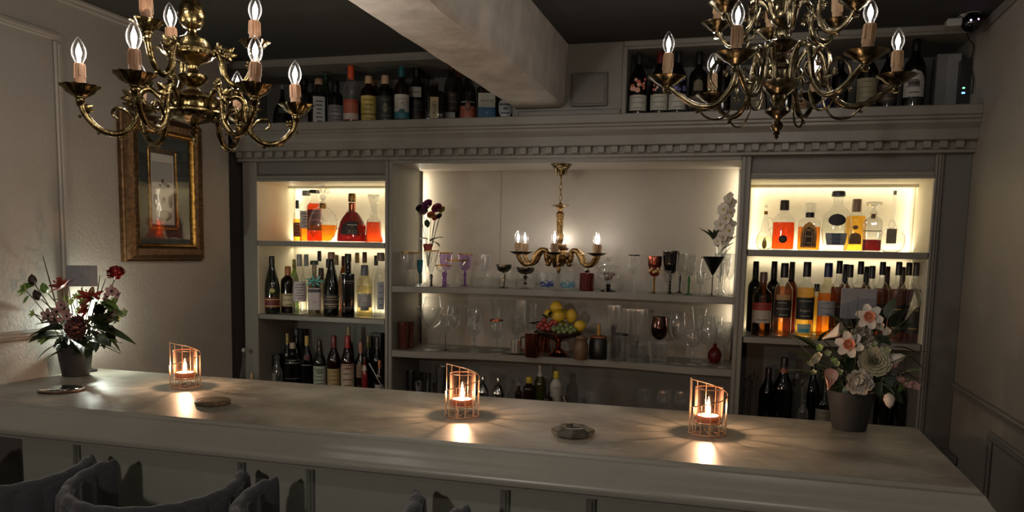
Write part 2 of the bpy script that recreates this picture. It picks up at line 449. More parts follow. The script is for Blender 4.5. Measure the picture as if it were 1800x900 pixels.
cpart('back_board', MB().box(C1, C2, YB, YB+.012, ZK, SB-.031), M_RECESS)  # board below the shelf coloured darker to stand in for shade
cpart('centre_joint', MB().box(-1.17, -1.168, YB-.0006, YB, SA, ZCT), M_CABD)
for x0, x1, z, th in ((L1, L2, S1, .023), (L1, L2, S2, .024), (R1, R2, S1, .026), (R1, R2, S2, .026)):
    cpart('shelf', MB().bbox(x0+.003, x1-.003, YF, YB, z-th, z, b=.002), M_CAB)
def wavy_shelf(z, th, amp):
    n = 48; vs = []; fs = []
    sm = lambda t: max(0, min(1, t))**2*(3-2*max(0, min(1, t)))
    for i in range(n+1):
        x = C1+(C2-C1)*i/n
        rec = amp*sm((x-C1-.10)/.35)*sm((C2-.12-x)/.42)
        y = YF+rec
        for (a, b) in ((y+.002, z-th), (y, z-th+.002), (y, z-.002), (y+.002, z), (YB-.006, z), (YB-.006, z-th)):
            vs.append((x, a, b))
    for i in range(n):
        for k in range(6):
            l = (k+1) % 6; fs.append((i*6+k, i*6+l, (i+1)*6+l, (i+1)*6+k))
    fs += [tuple(range(6))[::-1], tuple(n*6+k for k in range(6))]
    return MB().add(vs, fs)
cpart('shelf', wavy_shelf(SA, .030, .09), M_CAB, label='wavy-fronted glass shelf, upper of the middle pair')
cpart('shelf', wavy_shelf(SB, .032, .07), M_CAB, label='wavy-fronted glass shelf, lower of the middle pair')
cpart('work_surface', MB().bbox(-2.397, XR-.002, 3.36, 3.88, ZK-.03, ZK, b=.003), M_CABD)
cpart('base_unit', MB().bbox(-2.397, XR-.002, 3.42, 3.88, .08, ZK-.03, b=.003), M_CABD)
# cornice
cor = MB()
cprof = [(3.88, 2.115), (3.412, 2.115), (3.408, 2.112), (3.408, 2.080), (3.415, 2.077), (3.413, 2.074), (3.413, 2.066), (3.424, 2.062), (3.424, 2.052),
         (3.436, 2.040), (3.442, 2.030), (3.442, 1.992), (3.452, 1.988), (3.476, 1.988), (3.476, 1.960), (3.470, 1.956), (3.470, 1.946), (3.484, 1.943), (3.88, 1.943)]
cor.prism(cprof, -2.405, XR-.001)
CORN = cpart('cornice', cor, M_CAB)
dm = MB().bbox(-.0145, .0145, -.024, 0, 0, .026, b=.0015).mesh('dentil', M_CAB, 30)
x = -2.385
while x < XR-.02:
    inst('dentil', dm, CORN, (x, 3.476, 1.962)); x += .0572

# light strips hidden at the back of the niches
LEDS = []
def led(loc, d, sx, sy, wt, col=LED_COL): LEDS.append(area('strip_light', loc, d, sx, sy, wt, col))
for x0, x1 in ((L1, L2), (R1, R2)):
    xm = (x0+x1)/2; wd = x1-x0-.03
    led((xm, YB-.025, S1+.004), (0, .22, 1), wd, .008, .82)
    led((xm, YB-.030, ZT-.004), (0, .3, -1), wd, .008, .34)
    led((xm, YB-.030, S1-.030), (0, .3, -1), wd, .008, .34)
    led((xm, YB-.025, S2+.004), (0, .22, 1), wd, .008, .42)
    for xs, s_ in ((x0+.01, 1), (x1-.01, -1)):
        led((xs, YB-.03, (S1+ZT)/2), (s_, .25, 0), .006, ZT-S1-.03, .14)
for xs, s_, k in ((C1+.008, 1, 1), (C2-.008, -1, .8)):
    led((xs, YB-.035, (SA+ZCT)/2), (s_, .30, 0), .010, ZCT-SA-.02, .85*k)
    led((xs, YB-.035, 1.27), (s_, .30, 0), .010, .11, .13*k)

# ================================================================ THE COUNTER
BZ, BF, BB, BR = 1.05, 1.897, 2.542, .506
BAR = thing('bar_counter', (-.95, 2.2, 0), 'long grey bar counter with stone-look top and rounded front moulding', 'counter')
BL = -BAR.location
def bpart(name, mb, mat, label=None):
    o = mb.build(name, mat, BAR, ang=40, loc=BL)
    if label: o['label'] = label
    return o
bpart('countertop', MB().bbox(XL+.001, BR, BF, BB, BZ-.03, BZ, b=.0015), M_BAR, 'pale stone-look top with cloudy veining')
prof = [(0, 1.0485), (.003, 1.046), (.004, 1.040), (.012, 1.037), (.017, 1.028), (.026, 1.014), (.036, 1.006), (.040, .998), (.049, .993),
        (.056, .984), (.058, .975), (.054, .965), (.044, .960), (.038, .958), (.036, .950), (0, .946), (-.05, .946), (-.05, 1.02), (0, 1.02)]
vs = []; n = len(prof)
for o_, z in prof: vs.append((XL+.001, BF-o_, z))
for o_, z in prof: vs.append((BR+o_, BF-o_, z))
for o_, z in prof: vs.append((BR+o_, BB, z))
fs = [(k*n+i, k*n+(i+1) % n, (k+1)*n+(i+1) % n, (k+1)*n+i) for k in (0, 1) for i in range(n)]
fs += [tuple(range(n)), tuple(2*n+i for i in range(n))[::-1]]
M_BARP = pm('bar_front_paint', '8f8f86', .42, bump=.05, scale=30, var=.04)
M_BARM = pm('bar_moulding_paint', '8f8d84', .3, bump=.02, scale=30, var=.04)
bpart('edge_moulding', MB().add(vs, fs), M_BARM)
bpart('front_panel', MB().box(-2.143, BR-.03, 1.95, 1.975, 0, .96), M_BARP)
bpart('end_panel', MB().box(BR-.055, BR-.03, 1.975, BB-.04, 0, .96), M_BARP)
bpart('recessed_panel', MB().box(XL+.002, -2.143, 2.04, 2.06, 0, .96), M_RECESS, 'dark set-back panel beside the left wall')
bpart('kick_board', MB().bbox(-2.143, BR-.03, 1.935, 1.95, 0, .1, b=.003), M_BARP)
def frame_xz(mb, Y, x0, x1, z0, z1, wd):
    for (a, b, c, e) in ((x0, x1, z1-wd, z1), (x0, x1, z0, z0+wd), (x0, x0+wd, z0+wd, z1-wd), (x1-wd, x1, z0+wd, z1-wd)):
        mb.bbox(a, b, Y-.010, Y, c, e, b=.003)
        mb.bbox(a+wd*.3, b-wd*.3, Y-.015, Y-.010, c+wd*.3, e-wd*.3, b=.002)
M_BARF = pm('bar_panel_moulding_paint', '6c6c66', .4, var=.05)
for x0, x1 in ((-1.942, -1.339), (-1.143, -.554), (-.353, .236)):
    mb = MB(); frame_xz(mb, 1.95, x0, x1, .16, .953, .024); bpart('panel_moulding', mb, M_BARF)

# ================================================================ CHANDELIERS
def bulb_parts(r=.0165, h=.062):
    p = [(.0, 0), (.42, .02), (.62, .10), (.92, .28), (1, .42), (.92, .58), (.68, .74), (.40, .87), (.16, .96), (0, 1)]
    g = MB().lathe([(a*r, b*h) for a, b in p], 14)
    f = MB().lathe([(a*r*.40, .012+b*h*.52) for a, b in p], 10)
    return g.mesh('bulb', M_BULBG), f.mesh('filament', M_FIL)
BULB_ME, FIL_ME = bulb_parts()
BULB_S, FIL_S = bulb_parts(.0155, .058)
def candle_mesh(r, h, mat, fancy=True):
    random.seed(5)
    mb = MB(); mb.lathe([(0, 0), (r*1.02, 0), (r, .004), (r*.99, h*.5), (r*.97, h-.003), (r*.86, h), (r*.5, h-.001), (0, h-.002)], 16)
    for k in range(6):                                   # wax drips
        a = k*1.05+.3; L = random.uniform(.25, .6)*h
        x, y = r*1.0*math.cos(a), r*1.0*math.sin(a)
        mb.tube([(x*.9, y*.9, h-.001), (x, y, h-.006), (x*1.01, y*1.01, h-L)], [.0018, .0022, .0026], 6)
    return mb.mesh('candle_sleeve', mat)
def pan_mesh(r, h, mat, scal=.05, flat=False):
    if flat: P_ = [(0, -h), (.22*r, -h), (.30*r, -h*.86), (.55*r, -h*.62), (.72*r, -h*.3), (.98*r, 0), (1.0*r, .0016), (.95*r, .0008), (.6*r, -h*.4), (.4*r, -h*.62), (0, -h*.66)]
    else: P_ = [(0, -h), (.30*r, -h), (.42*r, -h*.92), (.70*r, -h*.62), (.82*r, -h*.3), (.96*r, -h*.08), (1.0*r, 0), (.95*r, 0), (.78*r, -h*.26), (.6*r, -h*.5), (0, -h*.7)]
    return MB().lathe(P_, 48, scal=scal, scn=12).mesh('drip_pan', mat)
def leaf_orn(mb, p, d, s):
    """small cast acanthus sprig: lobes fanned about a point"""
    p = Vector(p); d = Vector(d).normalized(); sd = d.cross(Vector((0, 1, 0)));
    for k, (a, L) in enumerate(((-.9, .7), (-.35, 1), (.25, 1.05), (.8, .75))):
        v = (d*math.cos(a)+sd*math.sin(a))*s*L
        q = p+v
        mb.tube([p, p+v*.4+Vector((0, .003, 0)), p+v*.75, q], [s*.16, s*.24, s*.17, s*.03], 6)
        mb.ball(p+v*.5+Vector((0, -s*.1, 0)), s*.13, seg=6, rings=4)
    mb.ball(p, s*.26, seg=8, rings=5)
def chandelier(name, loc, column, tiers, mat, label, group, canopy_z, bulbs, candle, chain=None):
    """loc = centre at z of lower pans; column = [(r,z)] profile; tiers = list of dict"""
    t = thing(name, loc, label, 'chandelier', group)
    MB().lathe(column, 28).build('stem', mat, t)
    col_extra = MB()
    for z, r_, nn, s in tiers[0].get('beads', []):
        for k in range(nn): a = 2*PI*k/nn; col_extra.ball((r_*math.cos(a), r_*math.sin(a), z), s, seg=6, rings=4)
    if col_extra.v: col_extra.build('bead_band', mat, t)
    if chain:
        for k, (z0, z1) in enumerate(chain):
            zc, hl = (z0+z1)/2, (z1-z0)/2
            pts = [(math.cos(a)*.0065*(1 if k % 2 == 0 else 0), math.cos(a)*.0065*(0 if k % 2 == 0 else 1), zc+hl*math.sin(a)) for a in [2*PI*i/12 for i in range(12)]]
            MB().tube(pts, .0018, 6, closed=True).build('chain_link', mat, t)
    gm, fm = bulbs
    for T in tiers:
        ame = T['arm'].mesh('arm', mat); pme = T['pan']; cme, ch = candle
        for a in T['angles']:
            inst('arm', ame, t, (0, 0, T['z']), (0, 0, a))
            x, y = T['r']*math.cos(a), T['r']*math.sin(a)
            tx, ty = random.uniform(-.05, .05), random.uniform(-.06, .06)
            pn = inst('drip_pan', pme, t, (x, y, T['z']))
            cn = inst('candle_sleeve', cme, t, (x, y, T['z']-.012), (tx, ty, a*3))
            up = Matrix.Rotation(a*3, 3, 'Z') @ Matrix.Rotation(ty, 3, 'Y') @ Matrix.Rotation(tx, 3, 'X') @ Vector((0, 0, 1))
            bp = Vector((x, y, T['z']-.012))+up*(ch-.001)
            b = inst('bulb', gm, t, bp, (tx, ty, 0)); inst('filament', fm, b)
            wp = Vector(loc)+bp+up*.026
            if canopy_z or True: point('bulb_light', wp, T.get('w', BULB_W), BULB_COL, .007)
    return t
RS = 1.22
def arm_mesh(pts, rad, extras=(), orn=(), balls=()):
    mb = MB(); rad = [q*RS for q in rad]; P_ = spline([(x, 0, z) for x, z in pts], 7)
    mb.tube(P_, lerp_list(rad, len(P_)), 10)
    for e in extras:
        q = spline([(x, 0, z) for x, z in e[0]], 6); mb.tube(q, lerp_list(e[1], len(q)), 8)
    for p, d, s in orn: leaf_orn(mb, (p[0], 0, p[1]), (d[0], 0, d[1]), s)
    for x, z, s in balls: mb.ball((x, 0, z), s, seg=10, rings=6)
    return mb
def socket(mb, x, z):
    mb.lathe([(0, -.034), (.007, -.034), (.010, -.028), (.006, -.022), (.006, -.018), (.013, -.014), (.013, -.010), (.006, -.006), (.006, 0)], 12, c=(x, 0, z)); return mb
# --- left chandelier (scalloped pans, six lower and three upper arms)
def VZ(v, v0, s): return (v0-v)*s
s = .00142
colp = [(0, 247), (4, 244), (5, 238), (3.5, 234), (7, 230), (5, 226), (8, 222), (6, 218), (9, 214), (18, 211), (34, 206), (46, 199), (51, 195), (50, 192), (46, 190), (44, 187),
        (44, 176), (47, 172), (42, 167), (28, 161), (11, 156), (9, 151), (14, 148), (22, 142), (26, 137), (24, 132), (13, 126), (9, 121), (9, 116), (14, 112), (30, 105), (36, 98), (36, 90),
        (32, 86), (30, 80), (26, 72), (12, 66), (8, 60), (8, 56), (14, 53), (20, 44), (23, 33), (21, 22), (14, 8), (9, -4), (8, -14), (14, -18), (14, -22), (6, -28), (4, -40), (4, -170), (10, -175), (30, -195), (36, -203), (36, -205)]
colL = [(r*s, VZ(v, 165, s)) for r, v in colp]
colL[-1] = (colL[-1][0], ZC-1.899)
lower = arm_mesh([(.060, -.030), (.078, -.008), (.098, .006), (.118, -.006), (.122, -.040), (.132, -.078), (.165, -.104), (.205, -.098), (.236, -.066), (.2458, -.034)],
                 [.006, .0055, .006, .0065, .0065, .0065, .0062, .0058, .006, .007],
                 extras=[([(.118, -.010), (.105, -.030), (.085, -.040), (.072, -.030), (.078, -.018)], [.004, .0045, .004, .0035, .003]),
                         ([(.13, -.075), (.15, -.05), (.172, -.045), (.18, -.06), (.168, -.07)], [.003, .004, .004, .0035, .002])],
                 orn=[((.128, -.020), (1, .35), .034), ((.100, .010), (.2, 1), .024), ((.238, -.052), (-1, .1), .020)],
                 balls=[(.165, -.112, .005), (.248, -.070, .004), (.210, -.106, .004), (.2458, -.034, .011)])
socket(lower, .2458, -.014)
upper = arm_mesh([(.040, -.040), (.058, -.030), (.066, -.050), (.074, -.085), (.095, -.108), (.120, -.100), (.138, -.070), (.1455, -.034)],
                 [.0055, .006, .006, .006, .006, .0058, .006, .0065],
                 orn=[((.072, -.040), (1, .5), .032), ((.140, -.06), (-1, .3), .018), ((.060, -.028), (.2, 1), .018)], balls=[(.1455, -.034, .010), (.12, -.108, .004), (.048, -.038, .008)])
socket(upper, .1455, -.014)
cw = candle_mesh(.0125, .062, M_WAX)
ph = math.radians(39.1)
pan1 = pan_mesh(.043, .026, M_BRASS, .09)
pan1u = pan_mesh(.036, .022, M_BRASS, .09)
chandelier('chandelier', (-1.3178, 1.7275, 1.899), colL,
           [dict(z=0, r=.2458, arm=lower, pan=pan1, angles=[ph+i*PI/3 for i in range(6)],
                 beads=[(VZ(204, 165, s), 42*s, 14, .004), (VZ(96, 165, s), 37*s, 12, .0035), (VZ(173, 165, s), 47*s, 16, .0035)]),
            dict(z=.138, r=.1455, arm=upper, pan=pan1u, angles=[math.radians(a) for a in (27, 147, 267)])],
           M_BRASS, 'ornate brass chandelier with scalloped drip pans hanging at the left above the counter', None, True, (BULB_ME, FIL_ME), (cw, .062))
# --- right chandelier (plain dished pans, looping arms, two tiers of six)
s = .0016
colp = [(0, 236), (2, 234), (4, 231), (3, 228), (6, 226), (4, 222), (8, 219), (11, 214), (9, 208), (5, 204), (6, 201), (14, 195), (22, 189), (20, 184), (9, 179), (10, 174), (14, 168), (13, 162), (22, 155), (30, 146), (31, 138),
        (26, 136), (25, 133), (24, 122), (28, 119), (27, 116), (18, 108), (11, 101), (9, 97), (9, 91), (14, 88), (26, 78), (28, 74), (14, 68), (13, 65), (9, 62), (10, 56), (9, 48), (18, 42), (24, 30), (23, 18), (20, 8), (14, 2), (10, -4), (12, -14), (18, -26), (16, -40),
        (8, -48), (5, -56), (4, -100), (10, -105), (30, -114), (34, -119)]
colR = [(r*s, VZ(v, 130, s)) for r, v in colp]; colR[-1] = (colR[-1][0], ZC-2.026)
lowr = arm_mesh([(.040, -.012), (.046, .035), (.072, .072), (.104, .060), (.118, .018), (.130, -.030), (.170, -.074), (.220, -.076), (.268, -.048), (.292, -.020), (.3043, -.014)][:9]+[(.296, -.024), (.3043, -.012)],
                [.007, .0065, .0065, .0065, .007, .007, .0068, .0065, .006, .0055, .006],
                extras=[([(.118, .020), (.150, .048), (.178, .030), (.186, -.004), (.172, -.030)], [.0045, .005, .005, .0045, .004]),
                        ([(.132, -.034), (.112, -.020), (.098, .004), (.106, .020)], [.003, .004, .0045, .003]),
                        ([(.222, -.078), (.190, -.108), (.150, -.110), (.126, -.084), (.118, -.060)], [.003, .0032, .0032, .0032, .003]),
                        ([(.10, .02), (.09, -.01), (.07, -.015), (.062, .005), (.075, .012)], [.003, .004, .004, .003, .002])],
                orn=[((.142, .006), (.3, 1), .020), ((.210, -.084), (.2, -1), .014)],
                balls=[(.186, -.034, .006), (.172, -.034, .005), (.220, -.094, .004), (.118, -.058, .005), (.118, .020, .008), (.300, -.036, .008)])
socket(lowr, .3043, -.010)
upr = arm_mesh([(.034, -.010), (.048, .026), (.072, .040), (.094, .018), (.098, -.030), (.118, -.064), (.150, -.066), (.176, -.040), (.190, -.012)],
               [.006, .006, .006, .006, .006, .006, .006, .0055, .006],
               extras=[([(.100, -.034), (.085, -.02), (.078, .002), (.088, .012)], [.003, .004, .004, .003]),
                       ([(.150, -.070), (.122, -.09), (.100, -.080), (.092, -.060)], [.003, .003, .003, .003])],
               orn=[((.106, -.004), (.3, 1), .020), ((.14, -.074), (.2, -1), .012), ((.07, -.01), (0, -1), .016)],
               balls=[(.098, .0, .006), (.186, -.032, .007), (.092, -.058, .004)])
socket(upr, .190, -.008)
cw2 = candle_mesh(.0135, .078, M_WAX2)
pan2 = pan_mesh(.052, .026, M_BRASS2, 0, True); pan2u = pan_mesh(.044, .026, M_BRASS2, 0, True)
ph = math.radians(8.2)
chandelier('chandelier', (.066, 2.3835, 2.026), colR,
           [dict(z=0, w=.38, r=.3043, arm=lowr, pan=pan2, angles=[ph+i*PI/3 for i in range(6)],
                 beads=[(VZ(118, 130, s), 27*s, 20, .003), (VZ(144, 130, s), 31*s, 18, .003), (VZ(66, 130, s), 14*s, 10, .003)]),
            dict(z=.170, w=.38, r=.190, arm=upr, pan=pan2u, angles=[ph+PI/6+i*PI/3 for i in range(6)])],
           M_BRASS2, 'two-tier brass chandelier with plain dished pans and looping arms hanging at the right', None, True, (BULB_ME, FIL_ME), (cw2, .078))
# --- small chandelier inside the middle niche
s = .00264
colp = [(0, 481), (1.5, 479), (4, 472), (3, 468), (8, 465), (16, 459), (20, 453), (20, 450), (14, 447), (13, 440), (17, 437), (12, 434), (5, 431), (5, 427), (7, 424), (8, 416), (5, 408), (6, 385), (7, 378), (4, 374), (5, 369), (7, 367), (15, 364.5), (15, 363.5), (3, 362), (2, 359), (0, 358)]
colS = [(r*s, VZ(v, 444, s)) for r, v in colp]
rose = [(0, 310), (4, 309), (9, 308), (11, 299), (15, 295), (15, 293), (18, 291), (18, 289)]
sm = arm_mesh([(.040, -.022), (.050, -.045), (.062, -.030), (.068, .004), (.090, .010), (.112, -.010), (.130, -.042), (.160, -.056), (.185, -.040), (.199, -.012)],
              [.006, .007, .008, .009, .009, .010, .009, .008, .008, .009], orn=[((.10, 0), (.6, .8), .014), ((.052, -.05), (-.6, -1), .014), ((.19, -.035), (1, 0), .010)],
              balls=[(.056, -.052, .010), (.199, -.018, .010), (.118, -.008, .010)])
pan3 = pan_mesh(.040, .013, pm('dark_bronze_pan', '4a3c28', .35, 1, var=.2), 0, True)
cw3 = candle_mesh(.0145, .052, M_WAX2)
CX = onY(984, 400, 3.585).x
vx = math.atan2(3.585, CX)-PI/2
sch = chandelier('small_chandelier', (CX, 3.585, 1.535), colS,
           [dict(z=0, r=.199, arm=sm, pan=pan3, angles=[vx+math.radians(24+60*i) for i in range(6)], w=.25)],
           M_BRASS3, 'small six-candle brass chandelier hanging inside the middle niche', None, False, (BULB_S, FIL_S), (cw3, .052),
           chain=[(.232, .262), (.254, .285), (.278, .31), (.302, .332)])
MB().lathe([(r*s, VZ(v, 444, s)) for r, v in [(r, v+5) for r, v in rose[:-1]]]+[(18*s, ZCT-1.5356)], 28).build('ceiling_rose', M_BRASS, sch)
MB().tube([(0, 0, .33), (0, 0, .36)], .0035, 8).build('hook', M_BRASS, sch)
MB().tube([(0, 0, .22), (0, 0, .235)], .003, 8).build('hook', M_BRASS, sch)

# ================================================================ BOTTLES
PROF = {
 'wine':   [(0, .01), (.80, .004), (.97, .015), (1, .04), (1, .56), (.96, .62), (.80, .68), (.55, .745), (.40, .80), (.345, .84), (.33, .97), (.37, .975), (.37, 1)],
 'sloped': [(0, .01), (.80, .004), (.97, .015), (1, .05), (1, .40), (.96, .48), (.82, .57), (.62, .67), (.46, .76), (.37, .84), (.33, .96), (.38, .965), (.38, 1)],
 'spirit': [(0, .01), (.84, .003), (.98, .012), (1, .035), (1, .60), (.97, .645), (.82, .69), (.55, .725), (.41, .76), (.37, .80), (.36, 1)],
 'stout':  [(0, .01), (.88, .003), (.98, .012), (1, .035), (1, .62), (.98, .68), (.86, .735), (.55, .775), (.40, .81), (.38, .85), (.38, 1)],
 'round':  [(0, .01), (.30, .005), (.55, .03), (.84, .13), (.98, .25), (1, .34), (.93, .46), (.74, .57), (.48, .645), (.30, .69), (.22, .76), (.22, 1)],
 'bell':   [(0, .01), (.92, .004), (1, .03), (.98, .12), (.90, .28), (.78, .42), (.60, .52), (.40, .60), (.24, .68), (.19, .78), (.19, 1)],
 'deca':   [(0, .01), (.80, .003), (.98, .02), (1, .05), (.98, .08), (.82, .16), (.78, .40), (.72, .47), (.42, .53), (.36, .60), (.40, .63), (.40, 1)],
 'oval':   [(0, .01), (.62, .004), (.72, .03), (.92, .20), (1, .36), (.98, .50), (.84, .62), (.60, .70), (.36, .75), (.30, .79), (.30, 1)],
 'square': [(0, .01), (.90, .003), (.98, .012), (1, .035), (1, .56), (.96, .62), (.70, .67), (.44, .70), (.38, .74), (.38, 1)],
 'tallsq': [(0, .01), (.90, .003), (.98, .012), (1, .03), (1, .66), (.96, .685), (.52, .70), (.46, .72), (.46, 1)],
 'slim':   [(0, .01), (.88, .003), (.98, .012), (1, .035), (1, .55), (.92, .62), (.70, .70), (.50, .78), (.42, .85), (.42, 1)],
 'flask':  [(0, .01), (.50, .004), (.80, .04), (.97, .12), (1, .20), (.92, .28), (.62, .36), (.30, .42), (.16, .50), (.13, .60), (.13, 1)],
 'pear':   [(0, .01), (.50, .004), (.84, .05), (1, .16), (.97, .26), (.74, .38), (.50, .46), (.44, .50), (.42, .60), (.26, .68), (.20, .76), (.20, 1)],
 'rect':   [(0, .01), (.9, .003), (.98, .012), (1, .03), (1, .64), (.97, .70), (.80, .735), (.48, .76), (.40, .79), (.40, 1)],
}
SQ = {'square': 7, 'tallsq': 5, 'rect': 6}
def rad_at(P_, z):
    for (r0, z0), (r1, z1) in zip(P_, P_[1:]):
        if z0 <= z <= z1 and z1 > z0: return r0+(r1-r0)*(z-z0)/(z1-z0)
    return P_[-1][0]
def label_mesh(spec, P_, R, H, sec, fy):
    """spec: dict z0,z1,a (half angle), c, bands=[(z0,z1,c[,a])], text=[(s,size m,z,c)], lines=n"""
    mb = MB(); mats = []
    def mi(c, rough=.6):
        m = paint(c, rough) if isinstance(c, str) else c
        if m not in mats: mats.append(m)
        return mats.index(m)
    def pos(a, z, off):
        r = rad_at(P_, z)*R; f = sec or sec_round; x, y = f(a)
        return ((r+off)*x, (r*fy+off)*y, z*H)
    def patch(z0, z1, a0, a1, off, k, nz=4, na=8, shape=None):
        vs = []; fs = []
        for i in range(nz+1):
            t = i/nz; z = z0+(z1-z0)*t
            w_ = 1 if shape is None else shape(t)
            for j in range(na+1):
                am, ah = (a0+a1)/2, (a1-a0)/2*w_
                vs.append(pos(am-ah+2*ah*j/na, z, off))
        for i in range(nz):
            for j in range(na): b = i*(na+1)+j; fs.append((b, b+1, b+na+2, b+na+1))
        mb.add(vs, fs, k)
    A = spec.get('a', 1.05)
    shp = {'arch': lambda t: 1 if t < .5 else max(.05, math.sqrt(max(0, 1-((t-.5)/.5)**2))),
           'disc': lambda t: max(.04, math.sqrt(max(0, 1-(2*t-1)**2))), 'shield': lambda t: min(1, .45+t*1.4) if t < .85 else 1-(t-.85)*2}.get(spec.get('shape'))
    if 'c' in spec: patch(spec['z0'], spec['z1'], -A, A, .0006, mi(spec['c']), nz=12 if shp else 4, shape=shp)
    for b in spec.get('bands', []):
        ba = b[3] if len(b) > 3 else A; sh = None
        if len(b) > 4: sh = {'disc': lambda t: max(.04, math.sqrt(max(0, 1-(2*t-1)**2)))}[b[4]]
        patch(b[0], b[1], -ba, ba, .0011, mi(b[2]), nz=8 if sh else 2, shape=sh)
    nl = spec.get('lines', 0)
    if nl:
        z0, z1 = spec['z0'], spec['z1']; lc = mi(spec.get('lc', '3a3630'))
        for k in range(nl):
            zz = z0+(z1-z0)*(.16+.68*k/max(1, nl-1)); hh = (z1-z0)*.022
            patch(zz-hh, zz+hh, -A*(.35+.35*((k*37) % 10)/10), A*(.35+.35*((k*53+4) % 10)/10), .0012, lc, 1, 5)
    for tx in spec.get('text', []):
        s_, size, zc, c = tx[:4]; vert = len(tx) > 4
        vs, fs = text_geo(s_); k = mi(c); out = []
        rr = rad_at(P_, zc)*R
        for x, y in vs:
            x *= size; y = (y-.35)*size
            if vert: x, y = -y, x
            a = x/max(rr, .005)
            if sec:                                     # flat-faced bottles: plain offset from the front face
                p0 = pos(0, zc, .0016); out.append((x, p0[1], zc*H+y))
            else: out.append(pos(a, zc+y/H, .0016)) if abs(zc+y/H) < 1 else out.append(pos(a, zc, .0016))
        mb.add(out, fs, k)
    return mb, mats
NB = [0]
def bottle(name, u, y, z, vtop, wpx, kind, gmat, label, group=None, liq=None, cap=None, lab=None, fy=1, cat='bottle', H=None, extra=None, turn=0, stopper=None):
    """one bottle standing at pixel column u on plane y, top at pixel row vtop"""
    x = xat(u, y, z)
    if H is None: H = onY(u, vtop, y).z-z
    R = wpx/2*depth(x, y)/F_PX
    t = thing(name, (x, y, z), label, cat, group, math.atan2(-x, y)+turn)
    P_ = PROF[kind]; sec = sec_super(SQ[kind]) if kind in SQ else None
    seg = 32 if sec else 24
    ch = cap[1] if cap else .0
    top = 1-ch*.55 if stopper is None else stopper[0]
    P2 = [(r, q) for r, q in P_ if q < top-.004]+[(rad_at(P_, top), top)]
    g = MB().lathe([(r*R, q*H) for r, q in P2]+[(0, top*H)], seg, sec=sec, fy=fy)
    g.build('body', gmat, t)
    if liq:
        lm, lv = liq
        P3 = [(max(0, r*R-.0018), q*H+(.004 if q < .02 else 0)) for r, q in P2 if q < lv]+[(rad_at(P_, lv)*R-.0018, lv*H), (0, lv*H)]
        if 2 < len(P3): MB().lathe(P3, seg, sec=sec, fy=fy).build('liquid', lm, t)
    if cap:
        cm, chh, *cw = cap; rn = rad_at(P_, .96)*R*(cw[0] if cw else 1.12)
        cm = paint(cm, .35) if isinstance(cm, str) else cm
        z0, z1 = (1-chh)*H, H
        MB().lathe([(rn*.9, z0), (rn*1.02, z0+.001), (rn, z0+(z1-z0)*.5), (rn*.96, z1-.003), (rn*.85, z1), (0, z1)], 20).build('cap', cm, t)
    for sp in ([] if lab is None else (lab if isinstance(lab, list) else [lab])):
        mb, mats = label_mesh(sp, P_, R, H, sec, fy)
        o_ = mb.build('paper_label', mats, t, ang=60)
        if 'c' not in sp: o_['kind'] = 'stuff'
    if extra: extra(t, R, H)
    NB[0] += 1
    return t
L_AMB = liquid('amber', (.95, .50, .07)); L_GOLD = liquid('gold', (.98, .72, .20)); L_ORG = liquid('orange', (.96, .26, .05))
L_RED = liquid('red', (.75, .06, .03)); L_DRED = liquid('dark_red', (.35, .03, .02)); L_BRN = liquid('brown', (.42, .16, .05), .2)
G_TAN = glass('pale_tan_glass', (.93, .90, .80), 1.5); G_GREEN = glass('green_glass', (.35, .5, .2), 1.5); G_BRN = glass('brown_glass', (.35, .18, .06), 1.5)
G_SMOKE = glass('smoky_glass', (.45, .42, .38), 1.5)
def lb(z0, z1, c, a=1.05, **k): return dict(z0=z0, z1=z1, c=c, a=a, **k)

